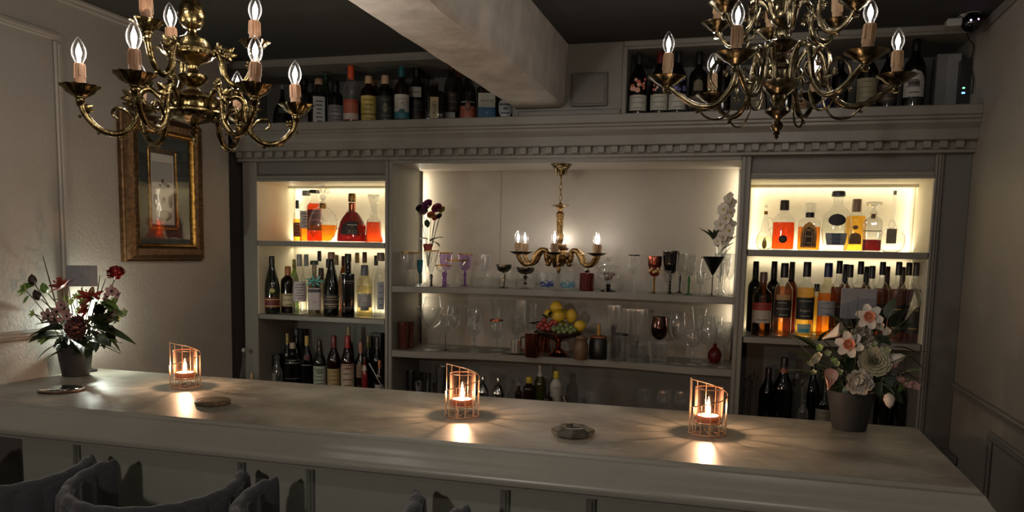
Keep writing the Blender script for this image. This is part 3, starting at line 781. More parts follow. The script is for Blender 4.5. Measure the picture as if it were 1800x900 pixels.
# ---- lit top shelf, left niche
G = 'bottles on the lit top shelf of the left niche'
zz = S1+.0006
bottle('whisky_bottle', 523, 3.77, zz, 352, 15, 'spirit', M_CLEAR, 'small amber bottle with black cap and brown label, leftmost on the lit left top shelf', G, (L_GOLD, .55), (M_BLACK, .2), lb(.12, .46, '7a4526', lines=4, lc='b08858'))
bottle('gin_bottle', 539, 3.76, zz, 335, 24, 'stout', M_CLEAR, 'clear bottle with silver label and flat grey stopper on the lit left top shelf', G, (L_AMB, .32), ('7d7a76', .10, 1.6), lb(.26, .60, 'a9a8a6', lines=5))
bottle('cognac_bottle', 553, 3.72, zz, 334, 26, 'stout', M_CLEAR, 'amber bottle with square maroon label and broad black stopper on the lit left top shelf', G, (L_ORG, .74), (M_BLACK, .06, 1.9), lb(.22, .62, '4a1420', lines=3, lc='8a5060'))
def knobs(t, R, H):
    mb = MB()
    for k in range(20):
        a = PI*.12+k*(PI*1.76)/19-PI/2-PI*.0
        ang = -PI/2+PI*.16+(2*PI-PI*.32)*k/19
        if abs(math.sin(ang)-1) < .08 or math.sin(ang) < -.8: continue
        mb.ball((math.cos(ang)*R*1.03, 0, H*.335+math.sin(ang)*H*.32), R*.085, seg=6, rings=4)
    mb.build('glass_knobs', M_CUT, t)
    fl = MB(); z0 = H*.86
    fl.ball((0, 0, z0), R*.22, seg=8, rings=6); fl.ball((-R*.28, 0, z0+R*.42), R*.2, seg=8, rings=6); fl.ball((R*.28, 0, z0+R*.42), R*.2, seg=8, rings=6)
    fl.ball((0, 0, z0+R*.62), R*.22, seg=8, rings=6, sc=(1, 1, 1.5)); fl.lathe([(R*.1, H*.74), (R*.26, H*.76), (R*.1, H*.79), (R*.1, z0)], 10)
    fl.build('stopper', M_CUT, t, ang=20)
    MB().lathe([(R*.23, H*.645), (R*.25, H*.66), (R*.25, H*.73), (R*.22, H*.745)], 16).build('neck_band', M_GLD, t)
    MB().lathe([(R*.02, 0), (R*.16, .002), (R*.2, .012), (R*.14, .03), (R*.05, .036), (0, .037)], 12).xf(Matrix.Translation((0, -R*.47, H*.34))).build('medallion', M_CUT, t, ang=20)
bottle('round_decanter', 568, 3.66, zz, 334, 49, 'round', M_CLEAR, 'round crystal decanter with beaded rim and fleur stopper half full of orange cognac', G, (L_AMB, .33), fy=.45, cat='decanter', extra=knobs, stopper=(.745, 0))
def collar(t, R, H):
    MB().lathe([(R*.22, H*.62), (R*.23, H*.64), (R*.23, H*.80), (R*.22, H*.81)], 16).build('neck_band', M_COPPER, t)
    mb = MB(); random.seed(2)                                       # red glass flame ornament on the right shoulder
    for k in range(9): mb.tube(spline([(R*.45+k*R*.05, -R*.42, H*(.12+.02*k)), (R*.40+k*R*.05, -R*.44, H*(.26+.012*k)), (R*(.30+.06*k), -R*.36, H*(.40-.02*abs(k-3)))], 4), [.004]*4+[.003]*4+[.001], 5)
    mb.build('red_crest', liquid('crest', (.8, .1, .06), .5), t)
bottle('cognac_decanter', 619, 3.64, zz, 340, 53, 'bell', M_CLEAR, 'wide bell-shaped cognac bottle, dark red with black label reading XO', G, (L_DRED, .62), (M_BRASS3, .17, 1.3),
       lb(.16, .44, '1c0c0c', .85, shape='arch', text=[('XO', .030, .22, '8c8070')], bands=[(.345,.365,'a89c8c',.4),(.30,.31,'8c8070',.1)]), fy=.5, cat='decanter', extra=collar)
def deca_stop(t, R, H):
    MB().lathe([(R*.30, H*.62), (R*.50, H*.635), (R*.30, H*.66), (R*.30, H*.70), (R*.62, H*.96), (R*.66, H), (R*.5, H*.99), (0, H*.9)], 8).build('stopper', M_CUT, t, ang=10)
bottle('cut_decanter', 657, 3.64, zz, 342, 33, 'deca', M_CUT, 'cut glass decanter of red liquor with flared stopper on the lit left shelf', G, (L_ORG, .43), cat='decanter', extra=deca_stop, stopper=(.62, 0))
# ---- middle shelf, left niche: front row
G = 'front row of bottles on the left middle shelf'
zz = S2+.0006
bottle('cognac_bottle', 479, 3.585, zz, 450, 27, 'sloped', M_GREENG, 'dark green cognac bottle with red band label, left end of left middle shelf', G, None, (M_BLACK, .14), [lb(.10, .28, '5c1c18', 1.2, bands=[(.235, .25, 'b09a60'), (.12, .135, 'b09a60')]), lb(.36, .44, 'a09a60', .35, shape='disc')])
bottle('brandy_bottle', 507, 3.65, zz, 468, 26, 'stout', M_BROWNG, 'dark squat brandy bottle with cream label and orange foil neck on left middle shelf', G, None, ('9a6034', .26), lb(.14, .42, 'b8ac88', 1.2, bands=[(.39, .41, '8a7440'), (.15, .17, '8a7440')], lines=3))
bottle('grappa_bottle', 527, 3.58, zz, 447, 25, 'sloped', M_CLEAR, 'clear long-necked bottle with tall white paper label and silver capsule, left middle shelf', G, (liquid('clear', (.95, .95, .9), .04), .5), ('8a8a86', .2), lb(.22, .55, 'b4acac', 1.0, lines=6, lc='6a5a5c'))
bottle('grappa_bottle', 539, 3.66, zz, 447, 22, 'sloped', M_CLEAR, 'clear bottle with silver capsule just behind the tall white-labelled one', G, None, ('8a8a86', .2))
def blueflower(t, R, H):
    mb = MB()
    for k in range(7):
        a = k*.9; mb.tube([(0, -R*.8, H*.62), (math.cos(a)*R*.9, -R*.9, H*.62+math.sin(a)*.018), (math.cos(a)*R*1.5, -R*.8, H*.62+math.sin(a)*.036)], [.003, .006, .001], 6)
    mb.build('ribbon_bow', pm('aqua_ribbon', '5cb0ac', .5, var=.2), t)
bottle('liqueur_bottle', 553, 3.58, zz, 458, 22, 'square', G_SMOKE, 'square bottle with white label under a pale aqua ribbon bow, left middle shelf', G, None, ('2c3a30', .08, 1.7), lb(.10, .50, 'b0a8a8', .9, bands=[(.42, .48, '3a3838')], text=[('VS', .016, .24, '5c5860')]), extra=blueflower)
bottle('champagne_bottle', 583, 3.57, zz, 443, 28, 'sloped', M_BLACKG, 'black champagne-shaped bottle with wooden stopper and dark label on left middle shelf', G, None, ('7a5c48', .11, 1.35), lb(.12, .34, '2c2824', 1.1, bands=[(.26, .27, '8a7c60'), (.18, .20, '8a7c60')], lines=2, lc='a09070'))
bottle('vodka_bottle', 612, 3.57, zz, 446, 23, 'tallsq', M_BLACKG, 'tall black squared bottle with script lettering running up its front, left middle shelf', G, None, (M_BLACK, .12), dict(z0=.3, z1=.6, bands=[(.565,.575,'7c7c7c',.8),(.535,.54,'6a6a6a',.6),(.15,.155,'6a6a6a',.7)]))
def owl(t, R, H): MB().bbox(-R*.4, R*.4, -R*1.25, -R*1.1, H*.62, H*.80, b=.002).build('hang_tag', paint('5c6068'), t)
bottle('tequila_bottle', 641, 3.57, zz, 466, 27, 'stout', G_TAN, 'pale straw-coloured bottle with grey block label, second from right on left middle shelf', G, (liquid('straw', (.95, .9, .68), .1), .6), ('50545c', .2, 1.3), lb(.20, .46, '8c8c8e', 1.0, text=[('G', .03, .36, 'c8c8c8')], bands=[(.14, .22, '5c6060', .55)]))
bottle('vodka_bottle', 669, 3.57, zz, 444, 22, 'slim', M_CLEAR, 'tall clear vodka bottle with wide cork stopper at right end of left middle shelf', G, None, ('6a5e54', .13, 1.5), lb(.14, .56, '8e94a0', .55, lines=4, lc='5a6070'))
G = 'back row of bottles on the left middle shelf'
for u, vt, wd, gm, cc, wlab, lq in ((491, 449, 19, M_CLEAR, '8c5434', 'copper capsule', L_BRN), (518, 456, 16, G_GREEN, '7a7430', 'olive yellow capsule', None), (562, 441, 18, M_CLEAR, '0c0c0c', 'black two-step stopper', None),
                          (577, 455, 18, M_CLEAR, '1c1c1e', 'black capsule', L_BRN), (592, 448, 18, M_CLEAR, '7c6640', 'tan capsule', L_AMB), (604, 450, 18, G_BRN, '4c1018', 'maroon capsule', None),
                          (628, 444, 20, M_CLEAR, '8c7030', 'brass-coloured stopper', None), (641, 443, 20, G_TAN, '4c1c14', 'dark red and black capsule', None), (661, 449, 18, M_CLEAR, '0c0c0c', 'black capsule, far right', None)):
    bottle('liquor_bottle', u, 3.765 if u in (562, 577, 604, 628, 661, 491) else 3.70, zz, vt, wd, 'wine', gm, 'back-row bottle with %s showing behind the front row, left middle shelf' % wlab, G, (lq, .5) if lq else None, (cc, .17, 1.2))
bottle('bitters_bottle', 565, 3.68, zz, 471, 20, 'stout', G_SMOKE, 'small dark bottle with round maroon and tan stopper behind the white square label', G, None, ('3a1c1a', .25, 1.3))
# ---- bottom of left niche (dark)
G = 'bottles on the work surface in the dark left niche'
zz = ZK+.0006
bottle('round_spirit_bottle', 515, 3.62, zz, 602, 28, 'spirit', M_BLACKG, 'dark round bottle with silver bands on its body, lower left niche', G, None, ('8a7c6c', .12, 1.1), dict(z0=.2, z1=.6, bands=[(.60, .615, '6c6c6c', 1.2), (.66, .67, '6c6c6c', 1.2), (.30, .31, '5a5a5a', 1.2)]))
bottle('liqueur_bottle', 506, 3.66, zz, 586, 17, 'wine', M_BLACKG, 'thin dark bottle with gold foil neck, leftmost of two with gold foil, lower left niche', G, None, ('8a7438', .30, 1.1))
bottle('liqueur_bottle', 522, 3.73, zz, 578, 24, 'wine', M_BLACKG, 'tall black bottle against the back of the lower left niche', G, None, ('2a2c2e', .12))
bottle('liqueur_bottle', 540, 3.63, zz, 590, 22, 'wine', M_BLACKG, 'dark bottle with gold foil neck and red wax seal, lower left niche', G, None, ('a08440', .30, 1.05), [lb(.60, .68, '4a1614', .5), dict(z0=.3, z1=.5, bands=[(.50, .51, '8a8a86', 1.1)])])
bottle('herbal_bottle', 562, 3.62, zz, 598, 23, 'wine', M_GREENG, 'dark green bottle with pale label, third label from left in lower left niche', G, None, ('2c1412', .16), lb(.16, .54, '8e9484', 1.2, lines=5, lc='3e4a3c', bands=[(.40, .50, '5e6a58', .5, 'disc')]))
bottle('vermouth_bottle', 587, 3.63, zz, 590, 24, 'wine', M_BROWNG, 'dark bottle with tan label and dark red foil neck, left of the cream label', G, None, ('5a1c1c', .30, 1.2), lb(.16, .46, '8c7850', 1.2, lines=4, lc='5a4a30'))
bottle('vermouth_bottle', 611, 3.62, zz, 590, 24, 'wine', M_BROWNG, 'dark bottle with bright red foil neck and cream label with big red capitals', G, None, ('8c2224', .28, 1.2), lb(.14, .55, '988c7c', 1.25, text=[('SCARLET', .016, .47, '6a2018')], lines=4, lc='5a3c30', bands=[(.52, .535, '6a2018')]))
bottle('vermouth_bottle', 613, 3.74, zz, 574, 20, 'wine', M_BLACKG, 'tall bottle with cream foil top at the back of the lower left niche', G, None, ('8e8460', .16, 1.2))
bottle('liqueur_bottle', 634, 3.66, zz, 601, 20, 'wine', M_BROWNG, 'dark bottle with pink capsule and small pinkish label, lower left niche', G, None, ('8a6050', .22, 1.2), lb(.36, .60, '6e5440', .9, lines=3))
bottle('liqueur_bottle', 647, 3.77, zz, 590, 17, 'wine', M_GREENG, 'bottle with olive gold foil neck behind the pink capsule, lower left niche', G, None, ('7a7040', .26, 1.2))
bottle('slender_bottle', 641, 3.58, zz, 627, 11, 'slim', pm('red_slim_bottle', '6a1820', .2, var=.1), 'slender red bottle with white neck band at the right of lower left niche', G, None, ('3c1014', .14), lb(.68, .80, 'a8a090', 1.5))
bottle('tall_liqueur_bottle', 663, 3.70, zz, 592, 20, 'wine', M_BLACKG, 'black bottle in front of the tall black box, lower left niche', G, None, ('3e3c3a', .2))
bottle('bitters_bottle', 667, 3.60, zz, 633, 16, 'wine', M_BROWNG, 'small bottle with orange foil neck and pale label at right end of lower left niche', G, None, ('9a5a34', .36, 1.15), lb(.10, .40, '9a938a', 1.2, lines=3))
def boxx(name, u, y, z, vtop, wpx, dep, mat, label, cat, group=None, turn=None, parts=None, H=None):
    z += .0006 if z == ZK else 0
    x = xat(u, y, z); H = H or onY(u, vtop, y).z-z; W = wpx/2*depth(x, y)/F_PX
    t = thing(name, (x, y, z), label, cat, group, 0 if turn is None else turn)
    MB().bbox(-W, W, -dep/2, dep/2, 0, H, b=.0015).build('box_body', mat, t)
    if parts: parts(t, W, dep, H)
    return t
M_BLKBOX = pm('black_card', '0c0c0d', .4, var=.1)
def lidln(t, W, D, H):
    MB().box(-W*.05, W*.75, -D/2-.001, -D/2, H*.05, H*.50).build('paper_label', paint('7c766c'), t)
    mb = MB()
    for k in range(3): mb.box(W*.05, W*.65, -D/2-.0016, -D/2-.001, H*(.12+.05*k), H*(.13+.05*k))
    mb.ball((W*.35, -D/2, H*.38), .006, seg=8, rings=4, sc=(1, .15, 1)); o = mb.build('label_print', paint('3a3634'), t); o['kind'] = 'stuff'
boxx('gift_box', 485, 3.66, ZK, 622, 26, .09, M_BLKBOX, 'black carton with small pale label at the left of the lower left niche', 'box', parts=lidln)
boxx('bottle_carton', 663, 3.81, ZK, 585, 20, .04, M_BLKBOX, 'tall plain black carton at the back right of the lower left niche', 'box')
boxx('bottle_carton', 531, 3.815, ZK, 578, 20, .04, M_BLKBOX, 'tall plain black carton at the back centre of the lower left niche', 'box')
st = thing('glass_stopper_bottle', (xat(488, 3.58, ZK), 3.58, ZK+.0006), 'clear little bottle with a ball stopper in front of the black carton', 'bottle')
MB().lathe([(0, 0), (.022, 0), (.026, .02), (.026, .11), (.012, .15), (.010, .17)], 18).build('body', M_CLEAR, st); MB().ball((0, 0, .185), .014).build('stopper', M_CUT, st)
for u, vt, lab_ in ((461, 610, 'left one of two bamboo sticks standing in the lower left niche'), (466, 612, 'right one of two bamboo sticks standing in the lower left niche')):
    x = xat(u, 3.62, ZK); h = onY(u, vt, 3.62).z-ZK
    mb = MB().tube([(0, 0, 0), (.001, 0, h*.33), (0, 0, h*.66), (.001, 0, h)], [.004, .0045, .004, .0035], 8)
    for q in (.33, .66): mb.lathe([(.004, h*q-.002), (.0052, h*q), (.004, h*q+.002)], 8)
    tag(mb.build('bamboo_stick', pm('bamboo', '6a5c40', .6, var=.2), loc=(x, 3.62, ZK+.0006)), lab_, 'stick')
p0 = onY(649, 640, 3.54); p1 = onY(672, 682, 3.54)
k_ = (p0-p1); p1 = p1-k_*((p1.z-ZK-.002)/k_.z)
mb = MB().tube([(0, 0, 0), tuple((p0-p1)*.55), tuple(p0-p1)], [.002, .003, .006], 8).tube([(.006, -.004, 0), tuple((p0-p1)*.55+Vector((.004, -.003, 0)))], [.0015, .002], 6)
tag(mb.build('bar_tongs', M_CHROME, loc=p1+Vector((0, 0, .004))), 'thin steel tongs leaning in front of the red slender bottle', 'tongs')
x = xat(434, 3.46, ZK)
sp = thing('bud_vase', (x, 3.44, ZK+.0006), 'small clear vase with a frosted ball stopper on the work surface by the left wall', 'vase')
MB().lathe([(0, 0), (.02, 0), (.022, .06), (.018, .12), (.008, .17), (.007, .22)], 16).build('body', M_CLEAR, sp); MB().ball((0, 0, .232), .012).build('stopper', pm('frosted_ball', '8a8680', .6, var=.1), sp)
bottle('small_corked_bottle', 443, 3.44, ZK+.0006, 656, 11, 'slim', M_CLEAR, 'small corked bottle on the work surface, left of the cabinet upright', None, None, ('8c7c60', .25, 1.3))

# ---- lit top shelf, right niche
G = 'bottles on the lit top shelf of the right niche'
zz = S1+.0006
def pear_in(t, R, H):
    MB().lathe([(0, .004), (R*.22, .010), (R*.30, .022), (R*.24, .036), (R*.12, .046), (R*.08, .052), (0, .054)], 12).build('pear', pm('pear_skin', 'c8a83c', .5, var=.2), t)
    MB().tube(spline([(R*.24, 0, H*.72), (R*.7, 0, H*.70), (R*.86, 0, H*.55), (R*.45, 0, H*.44)], 5), .0022, 6).build('handle', M_CUT, t)
    mb = MB().ball((0, 0, H*.98), R*.20, seg=8, rings=5); mb.build('stopper', M_CUT, t)
    MB().lathe([(R*.21, H*.80), (R*.22, H*.81), (R*.22, H*.86), (R*.2, H*.87)], 12).build('neck_band', M_GLD, t)
bottle('pear_brandy_flask', 1343, 3.66, zz, 361, 29, 'pear', M_CLEAR, 'clear handled flask with a pear inside, left end of the lit right shelf', G, (liquid('pale', (.98, .96, .80), .04), .30), extra=pear_in, stopper=(.86, 0), cat='flask')
bottle('bourbon_bottle', 1375, 3.63, zz, 352, 37, 'spirit', M_CLEAR, 'broad bottle of orange bourbon with dark stopper and round black seal', G, (L_ORG, .56), (pm('dark_wood_stopper', '241814', .5, var=.2), .20, 1.15), lb(.14, .30, '1c1410', .38, shape='disc', bands=[(.185, .255, '3c2a20', .2, 'disc')]), fy=.6)
def sq_stop(t, R, H):
    MB().lathe([(R*.5, H*.80), (R*.62, H*.805), (R*.62, H*.82), (R*.42, H*.83), (R*.50, H*.87), (R*.52, H*.97), (R*.48, H), (0, H)], 20).build('stopper', M_CUT, t)
    MB().lathe([(R*.40, H*.70), (R*.41, H*.71), (R*.41, H*.79), (R*.39, H*.80)], 16).build('neck_band', M_BLACK, t)
bottle('cognac_bottle', 1420, 3.63, zz, 357, 37, 'square', M_CLEAR, 'square amber bottle with arched black label edged gold and clear glass stopper', G, (L_AMB, .5), None, [lb(.06, .60, 'b8863c', .62, shape='arch'), dict(z0=.1, z1=.5, c='14100c', a=.54, shape='arch', text=[('XO', .010, .42, 'b8a070')], lines=3, lc='a89060')], fy=.7, extra=sq_stop, stopper=(.80, 0))
bottle('gin_bottle', 1468, 3.62, zz, 336, 50, 'oval', M_CLEAR, 'large clear oval bottle with round black medallion and blue-grey label', G, (liquid('clear2', (.97, .98, .94), .03), .55), ('33383a', .09, 1.5), [lb(.42, .62, '18181a', .62, shape='disc'), lb(.10, .30, '8a9098', .80, bands=[(.11, .29, '4c5c70', .30)], lines=3)], fy=.55)
bottle('bourbon_bottle', 1501, 3.69, zz, 350, 35, 'spirit', M_CLEAR, 'golden yellow bottle with tan paper seals and tall cork, right of the big clear one', G, (L_GOLD, .68), ('7c6450', .24, 1.25), [lb(.14, .36, '8c6440', .62, shape='arch'), lb(.42, .50, '8c6440', .26, shape='disc')], fy=.6)
def flat_stop(t, R, H):
    MB().lathe([(R*.40, H*.74), (R*.50, H*.75), (R*.42, H*.78), (R*.24, H*.82), (R*.22, H*.88), (R*.9, H*.93), (R*.95, H*.96), (R*.8, H*.985), (0, H)], 10).build('stopper', M_CUT, t, ang=15)
    MB().lathe([(R*.24, H*.66), (R*.25, H*.73), (R*.3, H*.75)], 12).build('neck_band', paint('7a4c38'), t)
bottle('crystal_decanter', 1531, 3.60, zz, 354, 31, 'square', M_CUT, 'crystal decanter with wide flat stopper and a little dark red liquor', G, (L_DRED, .24), None, dict(z0=.4, z1=.5, bands=[(.40,.42,'a09878',.8)]), fy=.8, cat='decanter', extra=flat_stop, stopper=(.72, 0))
def tag_flask(t, R, H):
    MB().bbox(-R*.40, R*.32, -R*.86, -R*.83, H*.14, H*.38, b=.0006).build('hang_tag', pm('grey_kraft_tag', '847c6c', .8, var=.15), t)
    MB().tube(spline([(-R*.05, -R*.84, H*.38), (-R*.3, -R*.5, H*.42), (-R*.18, -.004, H*.52), (R*.16, -.008, H*.47), (0, -R*.84, H*.38)], 5), .0008, 5).build('string', paint('8c8474'), t)
    MB().lathe([(R*.10, H*.93), (R*.13, H*.94), (R*.13, H), (0, H)], 10).build('stopper', paint('8c8878'), t)
bottle('long_neck_flask', 1566, 3.71, zz, 335, 44, 'flask', M_CLEAR, 'clear round flask with very long thin neck and a grey paper tag', G, (liquid('pale2', (.98, .97, .90), .03), .22), extra=tag_flask, stopper=(.95, 0), cat='flask')
# ---- middle shelf, right niche
G = 'front row of bottles on the right middle shelf'
zz = S2+.0006
bottle('malt_whisky_bottle', 1337, 3.60, zz, 478, 33, 'spirit', G_BRN, 'dark whisky bottle with red and white label at left end of right middle shelf', G, None, ('5a4438', .14, 1.1), [lb(.14+.06, .52, 'a49c90', 1.2, bands=[(.40, .52, '8c2c20')], lines=2)])
bottle('malt_whisky_bottle', 1373, 3.60, zz, 462, 31, 'spirit', M_CLEAR, 'orange whisky bottle with dark label and black capsule, second from left on right middle shelf', G, (L_AMB, .68), (M_BLACK, .20, 1.2), lb(.26, .50, '1e1c1c', 1.15, lines=3, lc='8a8478', bands=[(.50, .57, '9a7c50', .8)]))
bottle('malt_whisky_bottle', 1412, 3.60, zz, 460, 31, 'spirit', M_CLEAR, 'golden whisky bottle with black label, third from left on right middle shelf', G, (L_GOLD, .66), (M_BLACK, .20, 1.2), [lb(.24, .53, '0e0e10', 1.2, text=[('Rogers', .014, .36, '9a9284')], lines=2, lc='7a7468'), lb(.06, .18, '9ab0a0', .8, bands=[(.07, .12, '3c8c98', .5)])])
bottle('malt_whisky_bottle', 1449, 3.60, zz, 462, 31, 'spirit', G_TAN, 'whisky bottle with grey label and blue capsule on right middle shelf', G, (L_AMB, .60), ('1c2450', .19, 1.25), lb(.30, .50, '84868a', 1.1, lines=3, lc='505258'))
for u, vt, cc, bm, dd in ((1468, 458, '1c1512', G_BRN, 'tall clear-necked bottle with brown-black cap, left of the grey card'), (1487, 465, '0c0c0e', G_BRN, 'bottle with squat black cap and blue neck band behind the grey card'),
                      (1505, 459, '1a1412', G_BRN, 'bottle with tall black cap directly above the grey card'), (1525, 467, '0c0c0e', G_BRN, 'bottle with plain black cap above the right edge of the card'),
                      (1543, 460, '1a1412', G_BRN, 'bottle with brown-black cap and amber shoulder, right of the card'), (1571, 460, '121010', G_BRN, 'bottle with black cap fourth from the right on right middle shelf'),
                      (1589, 461, '2a1a14', G_SMOKE, 'bottle with brown cap, left one of the last close pair'), (1601, 461, '2a1a14', G_SMOKE, 'bottle with brown cap, right one of the last close pair')):
    bottle('liqueur_bottle', u, {1468: 3.66, 1487: 3.58, 1505: 3.65, 1525: 3.58, 1543: 3.65, 1571: 3.60, 1589: 3.67, 1601: 3.59}[u], zz, vt, 25, 'spirit', M_CLEAR, dd, G, (L_BRN if bm == G_BRN else L_DRED, .66), (cc, .17, 1.15), lb(.12, .46, '17140f', 1.25, lines=2, lc='8a7444'))
G = 'back row of bottles on the right middle shelf'
for u, vt, cc, dd, wd in ((1323, 459, '060606', 'tall black bottle in the left back corner of right middle shelf', 26), (1355, 459, '060606', 'tall black bottle behind the red and white label', 26), (1386, 460, '1c1008', 'bottle with maroon-black neck between the two golden whiskies', 24),
                      (1479, 464, '0a1430', 'bottle with navy blue cap behind the left edge of the card', 24), (1516, 468, '101c1c', 'bottle with dark teal cap behind the card', 24), (1552, 468, '3a1014', 'bottle with dark red cap, fourth from the right in the back row', 22), (1579, 469, '2c1c12', 'bottle with dark brown cap in the back row at the right', 22)):
    bottle('liqueur_bottle', u, 3.775, zz, vt, wd-2, 'spirit', M_BLACKG if cc == '060606' else G_BRN, dd, G, None if cc == '060606' else (L_AMB, .6), (cc, .34 if cc == '060606' else .28, 1.25))
bottle('liqueur_bottle', 1431, 3.75, zz, 499, 24, 'stout', M_CLEAR, 'short bottle of amber behind the black-labelled whisky', G, (L_GOLD, .75), (M_BLACK, .15))
# ---- dark bottom of right niche
G = 'bottles on the work surface in the dark right niche'
zz = ZK+.0006
bottle('port_bottle', 1372, 3.60, zz, 628, 34, 'wine', M_BLACKG, 'black bottle with copper neck ring, tallest in the dark lower right niche', G, None, ('1e1c1c', .13), dict(z0=.2, z1=.3, bands=[(.80, .85, '8c503c', 1.5), (.86, .93, '4c484a', 1.5)]))
bottle('wine_bottle', 1346, 3.68, zz, 646, 30, 'wine', M_BLACKG, 'black bottle with dark red capsule, left in the dark lower right niche', G, None, ('24100e', .2))
bottle('syrup_bottle', 1396, 3.68, zz, 655, 22, 'stout', M_CLEAR, 'clear stoppered bottle right of the copper-ringed one in lower right niche', G, None, ('5c5854', .10, 1.4))
bottle('wine_bottle', 1446, 3.58, zz, 670, 30, 'wine', M_BLACKG, 'black bottle with large pale label just left of the dark flower pot', G, None, (M_BLACK, .14), lb(.12, .50, '6c675e', 1.25, lines=4, lc='4a463e'))
for u, vt, k_ in ((1462, 655, 'behind the pot, left'), (1546, 660, 'right of the flower pot'), (1575, 655, 'second right of the flower pot'), (1424, 640, 'left of the pale label')):
    bottle('wine_bottle', u, 3.70+.08*(u % 2 == 0 and u > 1560), zz, vt, 26, 'wine', M_BLACKG, 'plain black bottle in shade of lower right niche, %s' % k_, G, None, (M_BLACK, .16))
hx = MB().lathe([(0, 0), (.030, .0), (.034, .004), (.034, .042), (.02, .062), (0, .066)], 6)
tag(hx.build('paper_wrapped_box', pm('white_paper_wrap', '6e685e', .7, var=.15), ang=20, loc=(xat(1411, 3.50, ZK), 3.50, ZK+.0006)), 'white six-sided paper box in front of the black bottles, lower right niche', 'box')
hx = MB().lathe([(0, 0), (.012, 0), (.028, .022), (.020, .026), (0, .02)], 8)
tag(hx.build('glass_dish', M_CUT, ang=20, loc=(xat(1328, 3.45, ZK), 3.45, ZK+.0006)), 'little cut glass dish near the left edge of the lower right niche', 'dish')
for k, (u, vt) in enumerate(((1306, 664), (1311, 660), (1316, 668))):
    x = xat(u, 3.56, ZK); h = onY(u, vt, 3.56).z-ZK
    tag(MB().tube([(0, 0, 0), (.001, 0, h*.9), (.002, 0, h)], [.0018, .0018, .004], 6).build('bar_spoon', M_CHROME, loc=(x, 3.56, ZK+.0006)), 'thin steel bar spoon upright beside the middle cabinet, %s of three' % ('left', 'centre', 'right')[k], 'spoon', 'bar spoons in the lower right niche')
bottle('ornate_decanter', 1409, 3.54, ZK+.0006, 668, 22, 'deca', M_CUT, 'ornate cut glass decanter glinting in the dark lower right niche', None, extra=deca_stop, stopper=(.62, 0), cat='decanter')

# ---- upper alcove, left: standing on the cornice
zz = 2.1156
G = 'whisky bottles on the cornice left of the beam'
Yc = 3.55
bottle('brandy_decanter', 497, Yc, zz, 149, 34, 'bell', M_BLACKG, 'black pear-shaped bottle with silver neck, leftmost on the cornice', G, None, ('6a6a66', .2, .9), lb(.30, .44, '2c2c20', .5))
bottle('whisky_bottle', 535, 3.70, zz, 139, 28, 'rect', M_BLACKG, 'black square-shouldered bottle half hidden by a chandelier candle', G, None, ('12100e', .12, 1.3))
bottle('gin_bottle', 561, 3.61, zz, 139, 28, 'rect', G_SMOKE, 'dark square bottle with pale cork and tall white label, left on the cornice', G, None, ('9a8066', .12, 1.3), lb(.03, .62, 'a8a8a4', .62, lines=6))
bottle('whisky_bottle', 573, 3.72, zz, 127, 22, 'wine', G_GREEN, 'bottle with dark green capsule behind the white label, on the cornice', G, None, ('123c28', .22, 1.2))
bottle('whisky_bottle', 590, Yc, zz, 142, 28, 'spirit', M_BLACKG, 'dark bottle with black capsule and grey label, fifth on the cornice', G, None, (M_BLACK, .26, 1.3), lb(.06, .44, '6c6c6a', 1.1, lines=4, bands=[(.22, .26, '8a8a88')]))
bottle('whisky_bottle', 617, Yc, zz, 116, 28, 'wine', M_CLEAR, 'bottle with bright orange capsule and red-orange label on the cornice', G, (L_DRED, .4), ('c4502c', .22, 1.25), lb(.08, .42, 'a85a44', 1.1, bands=[(.09, .19, 'b4a498'), (.36, .42, '8c3c2c')]))
bottle('whisky_bottle', 648, Yc, zz, 134, 28, 'stout', G_BRN, 'dark bottle with pale cork and mustard yellow label on the cornice', G, (L_DRED, .6), ('b89878', .16, 1.2), lb(.02, .58, 'ab9850', 1.15, lines=5, lc='6a5c30', bands=[(.19, .21, '2c2410')]))
bottle('whisky_bottle', 659, 3.68, zz, 141, 20, 'stout', G_BRN, 'corked bottle half hidden behind the mustard yellow label', G, None, ('a88868', .12, 1.2))
bottle('whisky_bottle', 677, Yc, zz, 133, 32, 'stout', M_BLACKG, 'black bottle with pale cork and dark oval emblem on the cornice', G, None, ('b89878', .18, 1.1), [lb(.08, .56, '1c201c', 1.15, lines=3, lc='4a4c44'), lb(.22, .42, '6e6a58', .24, shape='disc')])
bottle('whisky_bottle', 706, Yc, zz, 117, 27, 'spirit', M_BROWNG, 'bottle with teal capsule, white label and teal foot label on the cornice', G, None, ('1c5458', .19, 1.15), lb(.08, .50, 'b4b0a4', 1.15, bands=[(.08, .20, '2c6a70'), (.17, .25, '1c4448', .4, 'disc')], text=[('THE', .006, .465, '34342e'), ('GLENLIVET', .0085, .42, '34342e'), ('12', .012, .35, '34342e')]))
def sqtag(t, R, H):
    MB().bbox(-R*.9, R*.5, -R*1.12, -R*1.08, H*.46, H*.62, b=.0005).build('hang_tag', paint('9a968c'), t)
    MB().box(-R*.7, R*.3, -R*1.125, -R*1.12, H*.53, H*.545).build('tag_print', paint('5a564e'), t)
bottle('whisky_bottle', 732, 3.66, zz, 114, 31, 'spirit', M_BROWNG, 'dark bottle with black capsule and a square paper tag on its neck', G, None, (M_BLACK, .20, 1.2), lb(.10, .42, '2c2420', 1.0, lines=3, lc='5a5048'), extra=sqtag)
bottle('whisky_bottle', 763, Yc, zz, 142, 34, 'rect', G_BRN, 'dark cut-glass bottle with narrow cream strip label bearing sideways lettering', G, (L_DRED, .62), (M_CUT, .12, 1.2), lb(.02, .58, 'aca078', .38, text=[('VALLEY', .022, .30, '3a3424', 1)]))
def wtag(t, R, H): MB().bbox(-R*.8, R*.5, -R*1.1, -R*1.06, H*.04, H*.20, b=.0005).build('hang_tag', paint('a4a49c'), t)
